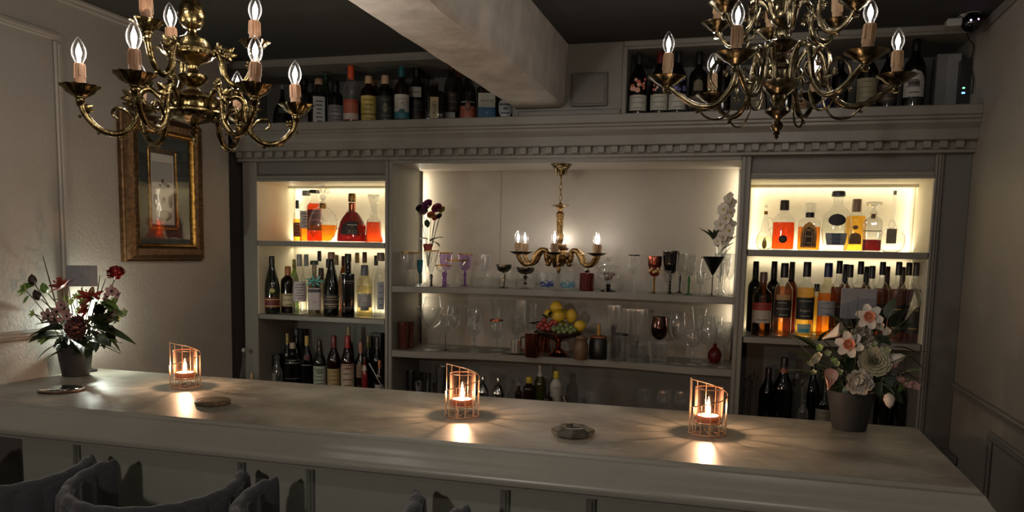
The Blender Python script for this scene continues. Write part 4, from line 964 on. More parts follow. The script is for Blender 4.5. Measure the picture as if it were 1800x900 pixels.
bottle('whisky_bottle', 793, 3.65, zz, 106, 26, 'wine', G_SMOKE, 'tall bottle with dark maroon capsule, grey label and small white tag below', G, None, ('3c1814', .16, 1.2), lb(.22, .50, '4a3c38', 1.1, lines=3, lc='8a7c70'), extra=wtag)
bottle('whisky_bottle', 806, 3.75, zz, 117, 24, 'wine', G_SMOKE, 'bottle with rusty orange capsule behind the maroon-capped one', G, None, ('7c3c18', .18, 1.3))
bottle('whisky_bottle', 822, Yc, zz, 124, 29, 'wine', G_SMOKE, 'clear-necked bottle with salmon label and oval portrait, third from the beam', G, None, (M_BLACK, .16, 1.2), lb(.04, .30, '94503e', 1.15, bands=[(.36, .385, '8a8a84', .9), (.20, .40, '2c1814', .34, 'disc'), (.23, .37, '94604e', .24, 'disc')], lines=2, lc='b88878'))
bottle('whisky_bottle', 855, Yc, zz, 132, 34, 'rect', M_BROWNG, 'broad bottle with white over blue label beside the beam', G, None, (M_BLACK, .15, 1.3), lb(.06, .58, 'a4a89c', .74, bands=[(.06, .28, '1c4c6c')], text=[('THE', .006, .52, '3c4038'), ('SINGLETON', .0108, .42, '3c4038'), ('12', .012, .17, 'a8b4b8')]))
bottle('whisky_bottle', 888, Yc, zz, 140, 28, 'stout', M_BLACKG, 'black bottle with white shield-shaped label tucked under the beam', G, None, (M_BLACK, .12), lb(.05, .48, 'a0a4a4', .95, shape='shield', bands=[(.36, .40, '2c3440', .8), (.16, .19, '2c3440', .6), (.24, .32, '4c5660', .3, 'disc')]))
# ---- upper alcove, right
G = 'bottles on the cornice right of the beam'
def art(c1, c2):
    def f(t, R, H):
        mb = MB(); random.seed(int(c1[:2], 16))
        for k in range(14):
            a = random.uniform(-.8, .8); z_ = random.uniform(.40, .58)*H
            mb.ball((R*1.0*math.sin(a), -R*1.0*math.cos(a), z_), .009*random.uniform(.6, 1.3), mi=k % 2, seg=7, rings=4, sc=(1, .15, 1))
        mb.build('printed_flowers', [paint(c1), paint(c2)], t)
    return f
for u, vt, cc, c1, c2, nm in ((1120, 94, '15191a', 'a85040', 'c49080', 'orange-red flower print and black capsule'), (1157, 92, '5c141a', '9c4038', 'b89088', 'red and white print and dark red capsule'), (1189, 91, '15191c', '34346a', '5a5a8a', 'violet flower print and black capsule')):
    bottle('wine_bottle', u, Yc, zz, vt, 30, 'wine', M_BLACKG, 'black wine bottle with %s in the right alcove' % nm, G, None, (cc, .18, 1.15), lb(.10, .34, 'a8a498', 1.25, lines=3, lc='6a665c'), extra=art(c1, c2))
bottle('rum_bottle', 1225, Yc, zz, 92, 31, 'spirit', M_BLACKG, 'black bottle with ornate bronze label and tall black capsule in the right alcove', G, None, ('141210', .2, 1.1), [lb(.12, .30, '4c4034', 1.2, lines=3, lc='8a7a5c'), lb(.38, .56, '5a523c', .5, shape='arch')])
bottle('rum_bottle', 1268, 3.58, zz, 96, 28, 'spirit', M_BLACKG, 'black bottle behind the left arms of the right chandelier', G, None, (M_BLACK, .16))
bottle('rum_bottle', 1331, 3.58, zz, 112, 34, 'bell', M_BROWNG, 'squat bottle with banded tan label behind the chandelier stem', G, None, (M_BLACK, .12, 1.2), lb(.08, .40, '6c6452', .9, lines=4, bands=[(.18, .26, 'a89c70', .2)]))
bottle('rum_bottle', 1381, 3.60, zz, 88, 26, 'wine', M_BLACKG, 'black bottle with crimson capsule right of the chandelier stem', G, None, ('5c1018', .16, 1.3))
bottle('rum_bottle', 1404, 3.56, zz, 84, 27, 'spirit', M_CLEAR, 'clear bottle with orange and white label seen through the chandelier arms', G, None, ('8a8e90', .2, 1.2), lb(.08, .34, '9a7850', 1.1, bands=[(.20, .34, '8c9094')], lines=2))
bottle('rum_bottle', 1440, 3.57, zz, 96, 30, 'stout', G_BRN, 'dark bottle with deep blue label seen through the right chandelier loop', G, None, (M_BLACK, .14), lb(.10, .42, '282c58', 1.1, lines=3, lc='6a6c90'))
bottle('rum_bottle', 1473, 3.58, zz, 100, 28, 'spirit', M_BLACKG, 'black plain bottle left of the cream label in the right alcove', G, None, (M_BLACK, .14))
bottle('wine_bottle', 1521, Yc, zz, 82, 34, 'wine', M_BLACKG, 'black bottle with broad cream label in the right alcove', G, None, (M_BLACK, .16), lb(.14, .50, '7c765e', 1.2, lines=4, lc='5a5440'))
bottle('wine_bottle', 1558, Yc, zz, 84, 30, 'wine', M_BLACKG, 'black bottle with dark brown label under the rightmost chandelier pan', G, None, (M_BLACK, .16), lb(.14, .42, '34281e', 1.2, lines=3, lc='8a6a50'))
bottle('wine_bottle', 1603, Yc, zz, 70, 36, 'wine', M_BLACKG, 'big black bottle with arched white label, last bottle in the right alcove', G, None, (M_BLACK, .17), lb(.18, .56, '989690', 1.05, shape='arch', bands=[(.34, .40, '1c1a18', .5)], lines=4))
M_GREYB = pm('grey_card', '5e5e5c', .6, var=.1)
boxx('document_box', 1657, 3.62, zz, 99, 37, .09, M_GREYB, 'grey upright file box in the right alcove', 'box', parts=lambda t, W, D, H: MB().bbox(-W*.15, W*.98, -D/2-.004, -D/2, .002, H*.98, b=.001).build('front_flap', pm('grey_card_pale', '6c6c6c', .6, var=.1), t))
def leds(t, W, D, H):
    MB().box(-W*.7, -W*.4, -D/2-.001, -D/2, H*.40, H*.43).build('green_light', emis('router_green', (.2, .8, .4), 1.2), t)
    MB().box(-W*.75, -W*.35, -D/2-.001, -D/2, H*.30, H*.33).build('blue_light', emis('router_blue', (.1, .4, 1), 3), t)
rt_ = boxx('router', 1693, 3.57, zz, 108, 25, .10, M_BLACK, 'black upright router with tiny green and blue lights at the right end of the alcove', 'router', parts=leds)
cb = [onY(1700, 45, 3.49), onY(1702, 66, 3.49), onY(1712, 82, 3.49), onY(1706, 110, 3.49), onY(1711, 140, 3.49), onY(1708, 165, 3.49)]
o = Vector(cb[-1]); tag(MB().tube(spline([c-o for c in cb], 6), .0025, 6).build('camera_cable', M_BLACK, loc=o), 'thin black cable hanging from the security camera down the alcove', 'cable')
p = onY(1709, 38, 3.36)
sc_ = thing('security_camera', (p.x, 3.36, p.z), 'white-based black dome security camera in the upper right corner', 'camera')
MB().ball((0, 0, -.003), .036, seg=20, rings=12).build('dome', pm('black_dome', '050507', .06, coat=.5), sc_)
MB().bbox(-.085, -.035, -.02, .03, -.015, .012, b=.004).bbox(-.04, .0, -.005, .06, .018, .045, b=.008).build('bracket', pm('camera_white', '8c8c88', .5, var=.1), sc_)
MB().lathe([(0, .03), (.026, .03), (.028, .034), (.028, ZC-p.z-.002), (0, ZC-p.z)], 18).build('mount', pm('camera_white2', '8c8c88', .5, var=.1), sc_)
MB().ball((-.012, -.034, -.003), .0035, seg=6, rings=4).build('infrared_light', emis('ir_violet', (.75, .4, 1), 2.5), sc_)
MB().ball((.012, -.033, -.001), .0035, seg=6, rings=4).build('infrared_light', emis('ir_violet', (.75, .4, 1), 2.5), sc_)

# ================================================================ GLASSES
def ribbed(n_, d):
    def f(a): k = 1+d*math.cos(n_*a); return math.sin(a)*k, -math.cos(a)*k
    return f
BOWL = {
 'wine': [(.05, .46), (.45, .49), (.80, .56), (.98, .68), (1, .78), (.92, .92), (.86, 1)],
 'balloon': [(.05, .36), (.5, .39), (.86, .48), (1, .62), (.98, .74), (.84, .90), (.72, 1)],
 'martini': [(.05, .52), (.10, .54), (.55, .77), (1, 1)],
 'vee': [(.08, .34), (.2, .38), (.62, .68), (1, 1)],
 'coupe': [(.06, .66), (.5, .69), (.85, .78), (.97, .90), (1, 1)],
 'flute': [(.10, .34), (.5, .38), (.82, .50), (.92, .66), (.97, .84), (1, 1)],
 'goblet': [(.10, .46), (.52, .49), (.78, .56), (.86, .72), (.94, .88), (1, 1)],
 'tulip': [(.10, .38), (.40, .44), (.74, .58), (.86, .74), (.80, .88), (.92, 1)],
 'saucer': [(.06, .62), (.5, .65), (.90, .70), (1, .80), (1, 1)],
}
STEM = {
 'plain': [(0, 0), (.72, .001), (.74, .008), (.40, .028), (.12, .055), (.06, .10), (.05, .3), (.05, 1)],
 'knop':  [(0, 0), (.66, .001), (.68, .012), (.34, .05), (.12, .09), (.09, .25), (.20, .36), (.22, .42), (.10, .50), (.09, .62), (.24, .76), (.26, .84), (.10, .94), (.10, 1)],
 'thick': [(0, 0), (.72, .001), (.74, .014), (.44, .05), (.16, .12), (.16, .55), (.24, .8), (.14, 1)],
 'beads': [(0, 0), (.66, .001), (.68, .015), (.30, .05), (.12, .08)]+[(q, .08+.92*i/18) for i, q in enumerate([.12, .2, .12]*6)]+[(.1, 1)],
}
def stemware(name, u, y, z, vtop, wpx, kind, stem, label, group, bm=None, sm=None, rim=None, facets=0, cat='glass', vbase=None, wine=None, foot=None):
    x = xat(u, y, z); H = onY(u, vtop, y).z-z; R = wpx/2*depth(x, y)/F_PX
    t = thing(name, (x, y, z), label, cat, group, math.atan2(-x, y)+random.uniform(-.1, .1))
    bm = bm or M_CLEAR; sm = sm or bm; B = BOWL[kind]; z0 = B[0][1]
    sec = ribbed(facets, .05) if facets else None
    mb = MB().lathe([(0, z0*H)]+[(r*R, q*H) for r, q in B], 32 if facets else 24, sec=sec, sqmin=.2)
    mb.lathe([(B[-1][0]*R-.0010, H-.0012), (B[-1][0]*R-.001, H+.0004), (B[-1][0]*R+.0004, H+.0004), (B[-1][0]*R+.0004, H-.0012)], 24, caps=False)
    mb.build('bowl', bm, t, ang=50)
    MB().lathe([(r*R, q*z0*H) for r, q in STEM[stem]], 20).build('stem', sm, t)
    if rim: MB().lathe([(B[-1][0]*R*.995, H-.005), (B[-1][0]*R+.0014, H-.005), (B[-1][0]*R+.0016, H+.001), (B[-1][0]*R-.001, H+.001)], 24, caps=False).build('rim_band', rim, t)
    if facets:
        cut = MB()
        for k in range(facets):
            a = 2*PI*k/facets
            for (r0, q0), (r1, q1) in zip(B[1:-1], B[2:]):
                am = a+PI/facets
                cut.tube([(r0*R*1.0*math.sin(a), -r0*R*math.cos(a), q0*H), (r1*R*math.sin(am), -r1*R*math.cos(am), q1*H)], .0008, 4)
        c_ = cut.build('cut_pattern', M_CUT, t, ang=0); c_['kind'] = 'stuff'
    return t
def tumbler(name, u, y, z, vtop, wpx, label, group, m=None, taper=.85, facets=0, cat='glass', base=.12, fill=None, fm=None, bands=()):
    x = xat(u, y, z); H = onY(u, vtop, y).z-z; R = wpx/2*depth(x, y)/F_PX
    t = thing(name, (x, y, z), label, cat, group, math.atan2(-x, y))
    m = m or M_CLEAR; sec = ribbed(facets, .035) if facets else None
    MB().lathe([(0, 0), (R*taper*.92, 0), (R*taper, .003), (R*(taper+(1-taper)*.5), H*.5), (R, H-.001), (R-.001, H), (R-.0022, H-.001), (R*taper*.9, H*base), (0, H*base)], 32, sec=sec, sqmin=.3).build('body', m, t, ang=30)
    if fill:
        MB().lathe([(0, H*base+.001), (R*taper*.86, H*base+.002), (R*taper*.90, H*fill), (0, H*fill)], 20).build('filling', fm, t)
    return t
M_SILV = M_SILVER
M_LAV = glass('lavender_glass', (.72, .60, .80), 1.6, 1, .10, (.5, .35, .6)); M_PURP = glass('purple_glass', (.42, .22, .55), 1.6, 1, .15, (.35, .15, .45))
M_TEAL = glass('teal_glass', (.08, .38, .50), 1.6, 1, .25, (.04, .25, .35)); M_BLKG = glass('black_tinted_glass', (.08, .08, .09), 1.6, 1, .1, (.03, .03, .03))
M_GRNG = glass('emerald_glass', (.15, .48, .16), 1.6, 1, .25, (.1, .3, .08)); M_RUBY = glass('ruby_glass', (.45, .04, .05), 1.6, 1, .25, (.35, .03, .03))
M_BLUEG = glass('cobalt_glass', (.12, .2, .62), 1.6, 1, .4, (.08, .14, .45)); M_AQUA = glass('aqua_glass', (.35, .68, .80), 1.6, 1, .35, (.2, .5, .65))
M_COPG = glass('copper_red_glass', (.38, .12, .09), 1.6, 1, .35, (.35, .12, .08))
random.seed(11)
zz = SA+.0006; G = 'stemware on the upper middle shelf'
stemware('crystal_goblet', 716, 3.57, zz, 443, 22, 'goblet', 'knop', 'cut crystal goblet with gilt rim, leftmost on the upper middle shelf', G, M_CUT, rim=M_GLD, facets=10)
stemware('crystal_goblet', 728, 3.66, zz, 444, 22, 'goblet', 'plain', 'cut crystal goblet with gilt rim and straight stem, second on the upper middle shelf', G, M_CUT, rim=M_GLD, facets=10)
stemware('cordial_glass', 738, 3.64, zz, 457, 11, 'goblet', 'thick', 'tiny deep blue cordial glass on the upper middle shelf', G, M_TEAL, M_TEAL)
stemware('cocktail_glass', 758, 3.58, zz, 440, 26, 'vee', 'thick', 'tall v-shaped etched glass with black curved stem in front of the rose vase', G, M_CUT, M_BLKG, facets=8, rim=M_GLD)
stemware('saucer_glass', 779, 3.555, zz, 466, 27, 'coupe', 'thick', 'gilt-rimmed coupe with purple stem, in front of the lavender goblet', G, M_CLEAR, M_PURP, rim=M_GLD)
stemware('lavender_goblet', 783, 3.71, zz, 444, 24, 'goblet', 'thick', 'lavender goblet with broad gilt rim, left of the two lavender ones', G, M_LAV, M_PURP, rim=M_GLD, facets=8)
stemware('martini_glass', 803, 3.625, zz, 457, 39, 'martini', 'plain', 'wide clear martini glass with gilt rim between the lavender goblets', G, M_CLEAR, rim=M_GLD)
stemware('lavender_goblet', 817, 3.73, zz, 446, 25, 'goblet', 'thick', 'lavender goblet with dark rim and purple stem, right of the two lavender ones', G, M_LAV, M_PURP, rim=M_GLD, facets=8)
stemware('crystal_goblet', 852, 3.62, zz, 448, 22, 'goblet', 'knop', 'straight-sided cut crystal goblet left of the silver coupes', G, M_CUT, facets=10)
stemware('silver_coupe', 885, 3.64, zz, 465, 28, 'coupe', 'thick', 'tarnished silver coupe, left one of two under the small chandelier', G, M_SILV)
stemware('silver_coupe', 923, 3.66, zz, 470, 32, 'coupe', 'knop', 'tarnished silver coupe with knopped stem, right one of two', G, M_SILV)
def swirl(t, R, H, m):
    mb = MB()
    for k in range(5):
        a0 = k*1.3; pts = [((R+.0005)*math.sin(a0+j*.35), -(R+.0005)*math.cos(a0+j*.35), H*(.12+.07*j+.04*math.sin(k*2+j))) for j in range(7)]
        mb.tube(pts, [.001, .004, .006, .006, .005, .003, .001], 6)
    o = mb.build('glass_swirl', m, t); return o
t = tumbler('swirled_tumbler', 961, 3.64, zz, 479, 25, 'clear tumbler with dark blue swirl in its lower half', G, taper=1.0); swirl(t, .030, .075, M_BLUEG)
t = tumbler('swirled_tumbler', 998, 3.64, zz, 479, 26, 'clear tumbler with pale aqua swirl in its lower half', G, taper=1.0); swirl(t, .031, .075, M_AQUA)
t = tumbler('ruby_tumbler', 1031, 3.64, zz, 480, 25, 'ruby red ribbed tumbler with a silver stopper on it', G, M_RUBY, 1.0, 14)
MB().lathe([(0, .05), (.012, .052), (.014, .07), (.008, .082), (.012, .090), (.006, .098), (0, .1)], 14).build('stopper', M_SILV, t)
x = xat(1069, 3.64, zz); t = thing('candy_jar', (x, 3.64, zz), 'lidded clear glass candy jar on a black foot, right of the small chandelier', 'jar', G)
MB().lathe([(0, 0), (.036, .001), (.034, .006), (.012, .012), (.008, .020), (.014, .026), (.008, .036)], 24).build('foot', M_BLKG, t)
MB().lathe([(.008, .036), (.03, .042), (.052, .062), (.055, .085), (.048, .100), (.047, .108)], 28).build('bowl', M_CUT, t)
MB().lathe([(.052, .108), (.050, .112), (.03, .124), (.008, .130), (.006, .136), (.014, .146), (.012, .156), (0, .159)], 28).build('lid', M_CUT, t)
mb = MB(); random.seed(4)
for k in range(16): a = random.uniform(0, 6.3); r = random.uniform(0, .03); mb.ball((r*math.cos(a), r*math.sin(a), random.uniform(.055, .085)), .009, seg=7, rings=5)
c_ = mb.build('sweets', pm('sweets_brown', '6a5040', .5, var=.3), t); c_['kind'] = 'stuff'
stemware('wine_glass', 1113, 3.66, zz, 448, 22, 'wine', 'plain', 'etched wine glass with a black rim, left of the gold goblet', G, M_CUT, rim=M_BLACK, facets=8)
t = stemware('gilt_goblet', 1149, 3.62, zz, 453, 24, 'goblet', 'beads', 'ruby and gold enamelled goblet on a gold stem', G, M_RUBY, M_GLD)
R_ = 12*depth(xat(1149, 3.62, zz), 3.62)/F_PX
MB().lathe([(R_*.92, .118), (R_*.99, .122), (R_*1.03, .160), (R_*.98, .164)], 24).build('copper_band', pm('copper_pink', '8c4c3c', .25, 1, var=.1), t)
mb = MB()
for k in range(6): mb.ball((R_*.95*math.sin(k*.33-.8), -R_*.95*math.cos(k*.33-.8), .100+.008*math.sin(k*2)), .007, seg=7, rings=5, sc=(1, .5, 1))
mb.build('enamel_flowers', pm('enamel_yellow', 'b8a060', .3, var=.2), t)
stemware('black_stem_goblet', 1177, 3.62, zz, 441, 29, 'goblet', 'beads', 'tall black-and-clear cut goblet with beaded black stem and silver rim', G, M_BLKG, M_BLACK, rim=M_SILV, facets=8)
stemware('black_stem_goblet', 1194, 3.70, zz, 446, 22, 'goblet', 'thick', 'amber-black goblet with plain dark stem just behind the beaded one', G, M_CUT, M_BLKG, facets=8)
stemware('liqueur_glass', 1172, 3.58, zz, 476, 12, 'goblet', 'knop', 'very small crystal liqueur glass in front of the beaded black goblet', G, M_CUT, facets=6)
stemware('green_stem_goblet', 1210, 3.57, zz, 448, 22, 'goblet', 'thick', 'cut crystal goblet on an emerald green tapering stem', G, M_CUT, M_GRNG, facets=10)
stemware('liqueur_glass', 1230, 3.58, zz, 479, 18, 'goblet', 'knop', 'small cut crystal glass between the green stem and the black martini glass', G, M_CUT, facets=8)
stemware('martini_glass', 1251, 3.555, zz, 451, 38, 'martini', 'plain', 'black martini glass with curved black stem at the right of the upper middle shelf', G, M_BLKG, M_BLACK)
for u, dd, y in ((1262, 'leftmost of three tall tulip glasses at the right end', 3.64), (1272, 'middle one of three tall tulip glasses at the right end', 3.66), (1281, 'rightmost of three tall tulip glasses, beside the upright', 3.60)):
    stemware('tulip_glass', u, y, zz, 446, 20, 'tulip', 'plain', 'clear '+dd, G, M_CUT)
stemware('grappa_glass', 1240, 3.74, zz, 452, 26, 'balloon', 'plain', 'clear balloon glass behind the black martini glass', G, M_CLEAR, rim=M_GLD)
for u, dd in ((870, 'left'), (905, 'middle'), (940, 'right')):
    stemware('brandy_glass', u, 3.76, zz, 474, 30, 'balloon', 'plain', 'clear balloon glass at the back behind the silver coupes, %s of three' % dd, G, M_CLEAR)

zz = SB+.0006; G = 'glasses on the lower middle shelf'
for u, y, dd in ((709, 3.56, 'front left'), (720, 3.615, 'front right'), (721, 3.71, 'rear')):
    tumbler('copper_glass', u, y, zz, 566, 17, 'ribbed copper-red tumbler in the shaded left corner, %s of three' % dd, 'copper red tumblers', M_COPG, .9, 12)
stemware('martini_glass', 754, 3.58, zz, 541, 49, 'martini', 'plain', 'very wide clear martini glass on the lower middle shelf', G, M_CUT)
stemware('brandy_glass', 759, 3.72, zz, 522, 36, 'balloon', 'plain', 'big balloon glass catching the light behind the wide martini glass', G, M_CLEAR)
stemware('black_stem_glass', 783, 3.60, zz, 553, 22, 'goblet', 'plain', 'clear glass on a thin black stem and black foot, lower middle shelf', G, M_CUT, M_BLACK)
stemware('wine_glass', 797, 3.70, zz, 539, 24, 'wine', 'plain', 'clear wine glass behind the black-stemmed one', G, M_CUT)
stemware('wine_glass', 834, 3.64, zz, 543, 26, 'coupe', 'knop', 'clear wide cocktail glass behind the ornate knopped goblet', G, M_CUT)
stemware('crystal_goblet', 833, 3.57, zz, 556, 28, 'wine', 'knop', 'ornate knopped clear goblet in front row left of the tall flared glass', G, M_CUT, facets=6)
stemware('tall_goblet', 874, 3.70, zz, 526, 36, 'vee', 'knop', 'tall flared clear glass at the back left, upper one of the stacked-looking pair', G, M_CLEAR)
stemware('gilt_band_glass', 872, 3.57, zz, 562, 28, 'wine', 'plain', 'wine glass with coppery gilt rim in front of the tall flared glass', G, M_CUT, rim=M_COPPER)
stemware('flute', 915, 3.78, zz, 528, 18, 'flute', 'plain', 'tall clear flute behind the striped cup', G, M_CLEAR)
stemware('liqueur_glass', 905, 3.71, zz, 556, 20, 'goblet', 'knop', 'cut crystal glass just behind the striped cup', G, M_CUT, facets=8)
x = xat(909, 3.64, zz)
tag(MB().lathe([(0, .002), (.03, .002), (.05, .006), (.052, .008), (.03, .006), (0, .005)], 28).build('saucer', pm('white_china', '9a968e', .3, var=.05), loc=(x, 3.62, zz)), 'white china saucer under the striped cup', 'saucer')
t = thing('striped_cup', (x, 3.62, zz+.0065), 'small straight white cup with brown vertical stripes', 'cup')
MB().lathe([(0, 0), (.024, 0), (.026, .003), (.026, .060), (.0245, .060), (.0235, .005), (0, .005)], 28).build('body', pm('white_china', '9a968e', .3), t)
mb = MB()
for k in range(10):
    a = 2*PI*k/10; q = .0262; vs = [(q*math.sin(a+d), -q*math.cos(a+d), z_) for z_ in (.004, .058) for d in (-.09, 0, .09)]
    mb.add(vs, [(0, 1, 4, 3), (1, 2, 5, 4)])
o = mb.build('painted_stripes', paint('6a5048'), t); o['kind'] = 'stuff'
stemware('glass_goblet', 930, 3.70, zz, 535, 24, 'goblet', 'knop', 'crystal goblet with bright facets at the back left of the fruit', G, M_CUT, facets=8)
def mug(u, y, vtop, wpx, label, hside):
    x = xat(u, y, SB); H = onY(u, vtop, y).z-SB; R = wpx/2*depth(x, y)/F_PX
    t = thing('copper_mug', (x, y, SB+.0006), label, 'mug', 'copper mugs')
    MB().lathe([(0, 0), (R*.94, 0), (R*.96, .003), (R, H*.9), (R*1.03, H), (R*.97, H), (R*.9, .006), (0, .006)], 28).build('body', M_COPPER, t)
    MB().tube(spline([(hside*R*.97, -.004, H*.88), (hside*R*1.55, -.006, H*.80), (hside*R*1.65, -.006, H*.5), (hside*R*.96, -.004, H*.14)], 6), .0032, 8).build('handle', M_COPPER, t)
mug(935, 3.54, 588, 27, 'polished copper mug with handle to the left, left of the fruit stand', -1)
mug(955, 3.77, 587, 24, 'second copper mug half hidden behind the first', -1)
# fruit stand
x = xat(981, 3.63, zz); FS = thing('fruit_stand', (x, 3.63, zz), 'copper pedestal fruit stand with wavy rim, heaped with lemons', 'stand')
MB().lathe([(0, 0), (.052, 0), (.056, .004), (.050, .010), (.046, .014), (.034, .018), (.030, .026), (.016, .032), (.010, .042), (.014, .052), (.010, .060), (.020, .070), (.04, .078)], 32).build('pedestal', M_COPPER, FS)
MB().lathe([(.005, .077), (.04, .078), (.075, .088), (.100, .100), (.112, .110), (.110, .112), (.096, .104), (.07, .092), (.0, .084)], 64, scal=.05, scn=9).build('dish', pm('silvered_copper', '8c6c5c', .2, 1, var=.3, scale=40), FS)
def fruit(name, u, v, y, rp, mat, label, cat, group, sc=(1, 1, 1), nub=None):
    c = onY(u, v, y); R = rp*depth(c.x, c.y)/F_PX
    t = thing(name, c, label, cat, group, random.uniform(-.5, .5))
    mb = MB().ball((0, 0, 0), R, seg=18, rings=12, sc=sc)
    if nub: mb.ball((R*sc[0]*.98, 0, 0), R*.22, seg=8, rings=5)
    mb.build('fruit_body', mat, t)
    return t
M_LEM = pm('lemon_skin', 'c8a428', .45, bump=.3, scale=180, var=.12); M_GRAPE = pm('green_grape', '6a7a4c', .3, var=.2, coat=.2); M_RED = pm('red_crab_apple', '8c3430', .35, var=.35, scale=40)
for k, (u, v, y, r_, dd, scx) in enumerate(((978, 540, 3.63, 11, 'topmost lemon of the heap', (1, 1, 1)), (982, 556, 3.585, 11, 'front lemon in the middle of the heap', (1.05, 1, .95)), (1004, 556, 3.62, 11, 'upright lemon right of the middle one', (.88, .9, 1.15)),
                              (1019, 573, 3.60, 10, 'lowest lemon at the right edge of the dish', (1.1, 1, 1)), (964, 551, 3.66, 8, 'small part-hidden lemon at the left', (1, 1, 1)), (993, 552, 3.69, 9, 'lemon showing between the top ones at the back', (1, 1, 1)), (990, 574, 3.66, 10, 'lemon buried in the middle of the heap', (1, 1, 1)))):
    fruit('lemon', u, v, y, r_, M_LEM, 'yellow lemon, '+dd, 'lemon', 'lemons on the fruit stand', scx, True)
for k, (u, v) in enumerate(((951, 569), (957, 563), (960, 572), (967, 570), (954, 577), (964, 578), (971, 566), (977, 567), (947, 574))):
    fruit('crab_apple', u, v, 3.585-.002*(k % 3), 5, M_RED, 'small red fruit on the left front of the fruit stand', 'fruit', 'small red fruits')
for k, (u, v) in enumerate(((974, 579), (981, 577), (986, 571), (989, 578), (996, 572), (998, 579), (1004, 576), (1010, 580), (992, 583), (983, 584), (1003, 583))):
    fruit('grape', u, v, 3.575-.003*(k % 3), 4.6, M_GRAPE, 'green grape, one of the cluster at the front of the fruit stand', 'grape', 'green grapes')
def leafshape(L, W, curl=.3, n=6):
    vs = []; fs = []
    for i in range(n+1):
        t = i/n; w_ = W*math.sin(PI*min(1, t*.94+.06))**.8*(1-t*.15); zc = curl*L*(-(t**2)*.8); y = L*t
        vs += [(-w_, y, zc+w_*.35), (0, y, zc), (w_, y, zc+w_*.35)]
    for i in range(n):
        for k in (0, 1): fs.append((i*3+k, i*3+k+1, i*3+k+4, i*3+k+3))
    return MB().add(vs, fs)
LM = {(c, s_): leafshape(1, w_, cu).mesh('leaf', mt) for c, mt in (('d', M_LEAF), ('b', M_LEAF2), ('g', M_LEAF3)) for s_, w_, cu in (('w', .30, .35), ('n', .10, .5), ('l', .17, .3))}
def place_leaf(parent, key, base, d, L, roll=0, label=None):
    d = Vector(d).normalized(); ux = d.cross(Vector((0, 0, 1)))
    if ux.length < .01: ux = Vector((1, 0, 0))
    ux.normalize(); uz = ux.cross(d)
    M = Matrix((ux, d, uz)).transposed().to_4x4()
    M = Matrix.Translation(base) @ M @ Matrix.Rotation(roll, 4, 'Y') @ Matrix.Diagonal((L, L, L, 1))
    o = inst('leaf', LM[key], parent, mat=M)
    if label: o['label'] = label
    return o
for (u, v, dx, dz, L, key) in ((950, 566, -.8, -.1, .045, 'dw'), (962, 560, -.5, .6, .04, 'dw'), (944, 570, -.9, .3, .045, 'dw'), (966, 556, .2, .8, .035, 'dw'), (948, 580, -.8, -.4, .04, 'dw'), (1008, 583, .7, -.3, .03, 'dw')):
    p = onY(u, v, 3.60)-FS.location; place_leaf(FS, (key[0], key[1]), p, (dx, -.4, dz), L, .3)
# jars and mugs right of the fruit
G2 = 'bar jars on the lower middle shelf'
x = xat(1020, 3.55, zz); t = thing('wooden_barrel_jar', (x, 3.55, zz), 'small brown wooden barrel jar right of the fruit stand', 'jar')
MB().lathe([(0, 0), (.027, 0), (.029, .004), (.034, .04), (.033, .068), (.027, .085), (.030, .090), (.030, .096), (.024, .098), (0, .094)], 24).build('body', pm('barrel_wood', '5c4430', .5, var=.3, scale=14, stretch=(1, 1, .2)), t)
MB().lathe([(0, .096), (.022, .097), (.02, .104), (0, .106)], 18).build('lid', pm('barrel_wood_pale', '7c6248', .5, var=.2), t)
x = xat(1051, 3.61, zz); t = thing('black_jar', (x, 3.61, zz), 'black ceramic jar with a wooden lid holding a wooden muddler', 'jar')
MB().lathe([(0, 0), (.036, 0), (.041, .012), (.043, .04), (.041, .08), (.036, .092), (.038, .097)], 28).build('body', pm('black_ceramic', '121212', .4, var=.1), t)
MB().lathe([(.0, .096), (.038, .096), (.038, .103), (.030, .107), (0, .107)], 28).build('lid', pm('lid_wood', '7a4c28', .45, var=.25), t)
MB().lathe([(0, .107), (.008, .107), (.0085, .14), (.007, .158), (0, .16)], 12).build('handle', pm('handle_wood', '9a7430', .45, var=.25), t)
t = tumbler('mixing_glass', 1081, 3.57, zz, 603, 29, 'cut highball glass full of black straws at the front of the lower middle shelf', G, M_CUT, .96, 8)
mb = MB()
for k in range(5): mb.tube([(-.012+.004*k, .004*(k % 2), .01), (-.018+.003*k, .002*k, .115), (-.022+.006*k, .004*k, .155+.006*(k % 3))], .0022, 6)
o = mb.build('black_straws', M_BLACK, t); o['kind'] = 'stuff'
t = tumbler('preserve_jar', 1090, 3.66, zz, 586, 26, 'clear jar with a black rim behind the straws', G, M_CUT, .96); MB().lathe([(.033, .108), (.0355, .108), (.0355, .114), (.032, .114)], 24, caps=False).build('rim_band', M_BLACK, t)
stemware('flute', 1076, 3.72, zz, 537, 24, 'flute', 'plain', 'tall flared flute at the back above the straws', G, M_CLEAR)
stemware('flute', 1101, 3.72, zz, 543, 20, 'flute', 'plain', 'tall flute at the back, left of the black-stemmed flute', G, M_CLEAR)
stemware('flute', 1119, 3.70, zz, 543, 20, 'flute', 'thick', 'tall flute on a black stem at the back of the lower middle shelf', G, M_CLEAR, M_BLKG)
stemware('flute', 1129, 3.76, zz, 543, 16, 'flute', 'plain', 'tall flute at the back, right of the black-stemmed flute', G, M_CLEAR)
tumbler('whisky_tumbler', 1117, 3.58, zz, 605, 37, 'wide low cut-glass tumbler at the front right of the straws', G, M_CUT, .92, 10)
tumbler('whisky_tumbler', 1156, 3.56, zz, 602, 36, 'tapered heavy-based whisky tumbler in front of the metal-cupped glass', G, M_CUT, .74, 8, base=.2)
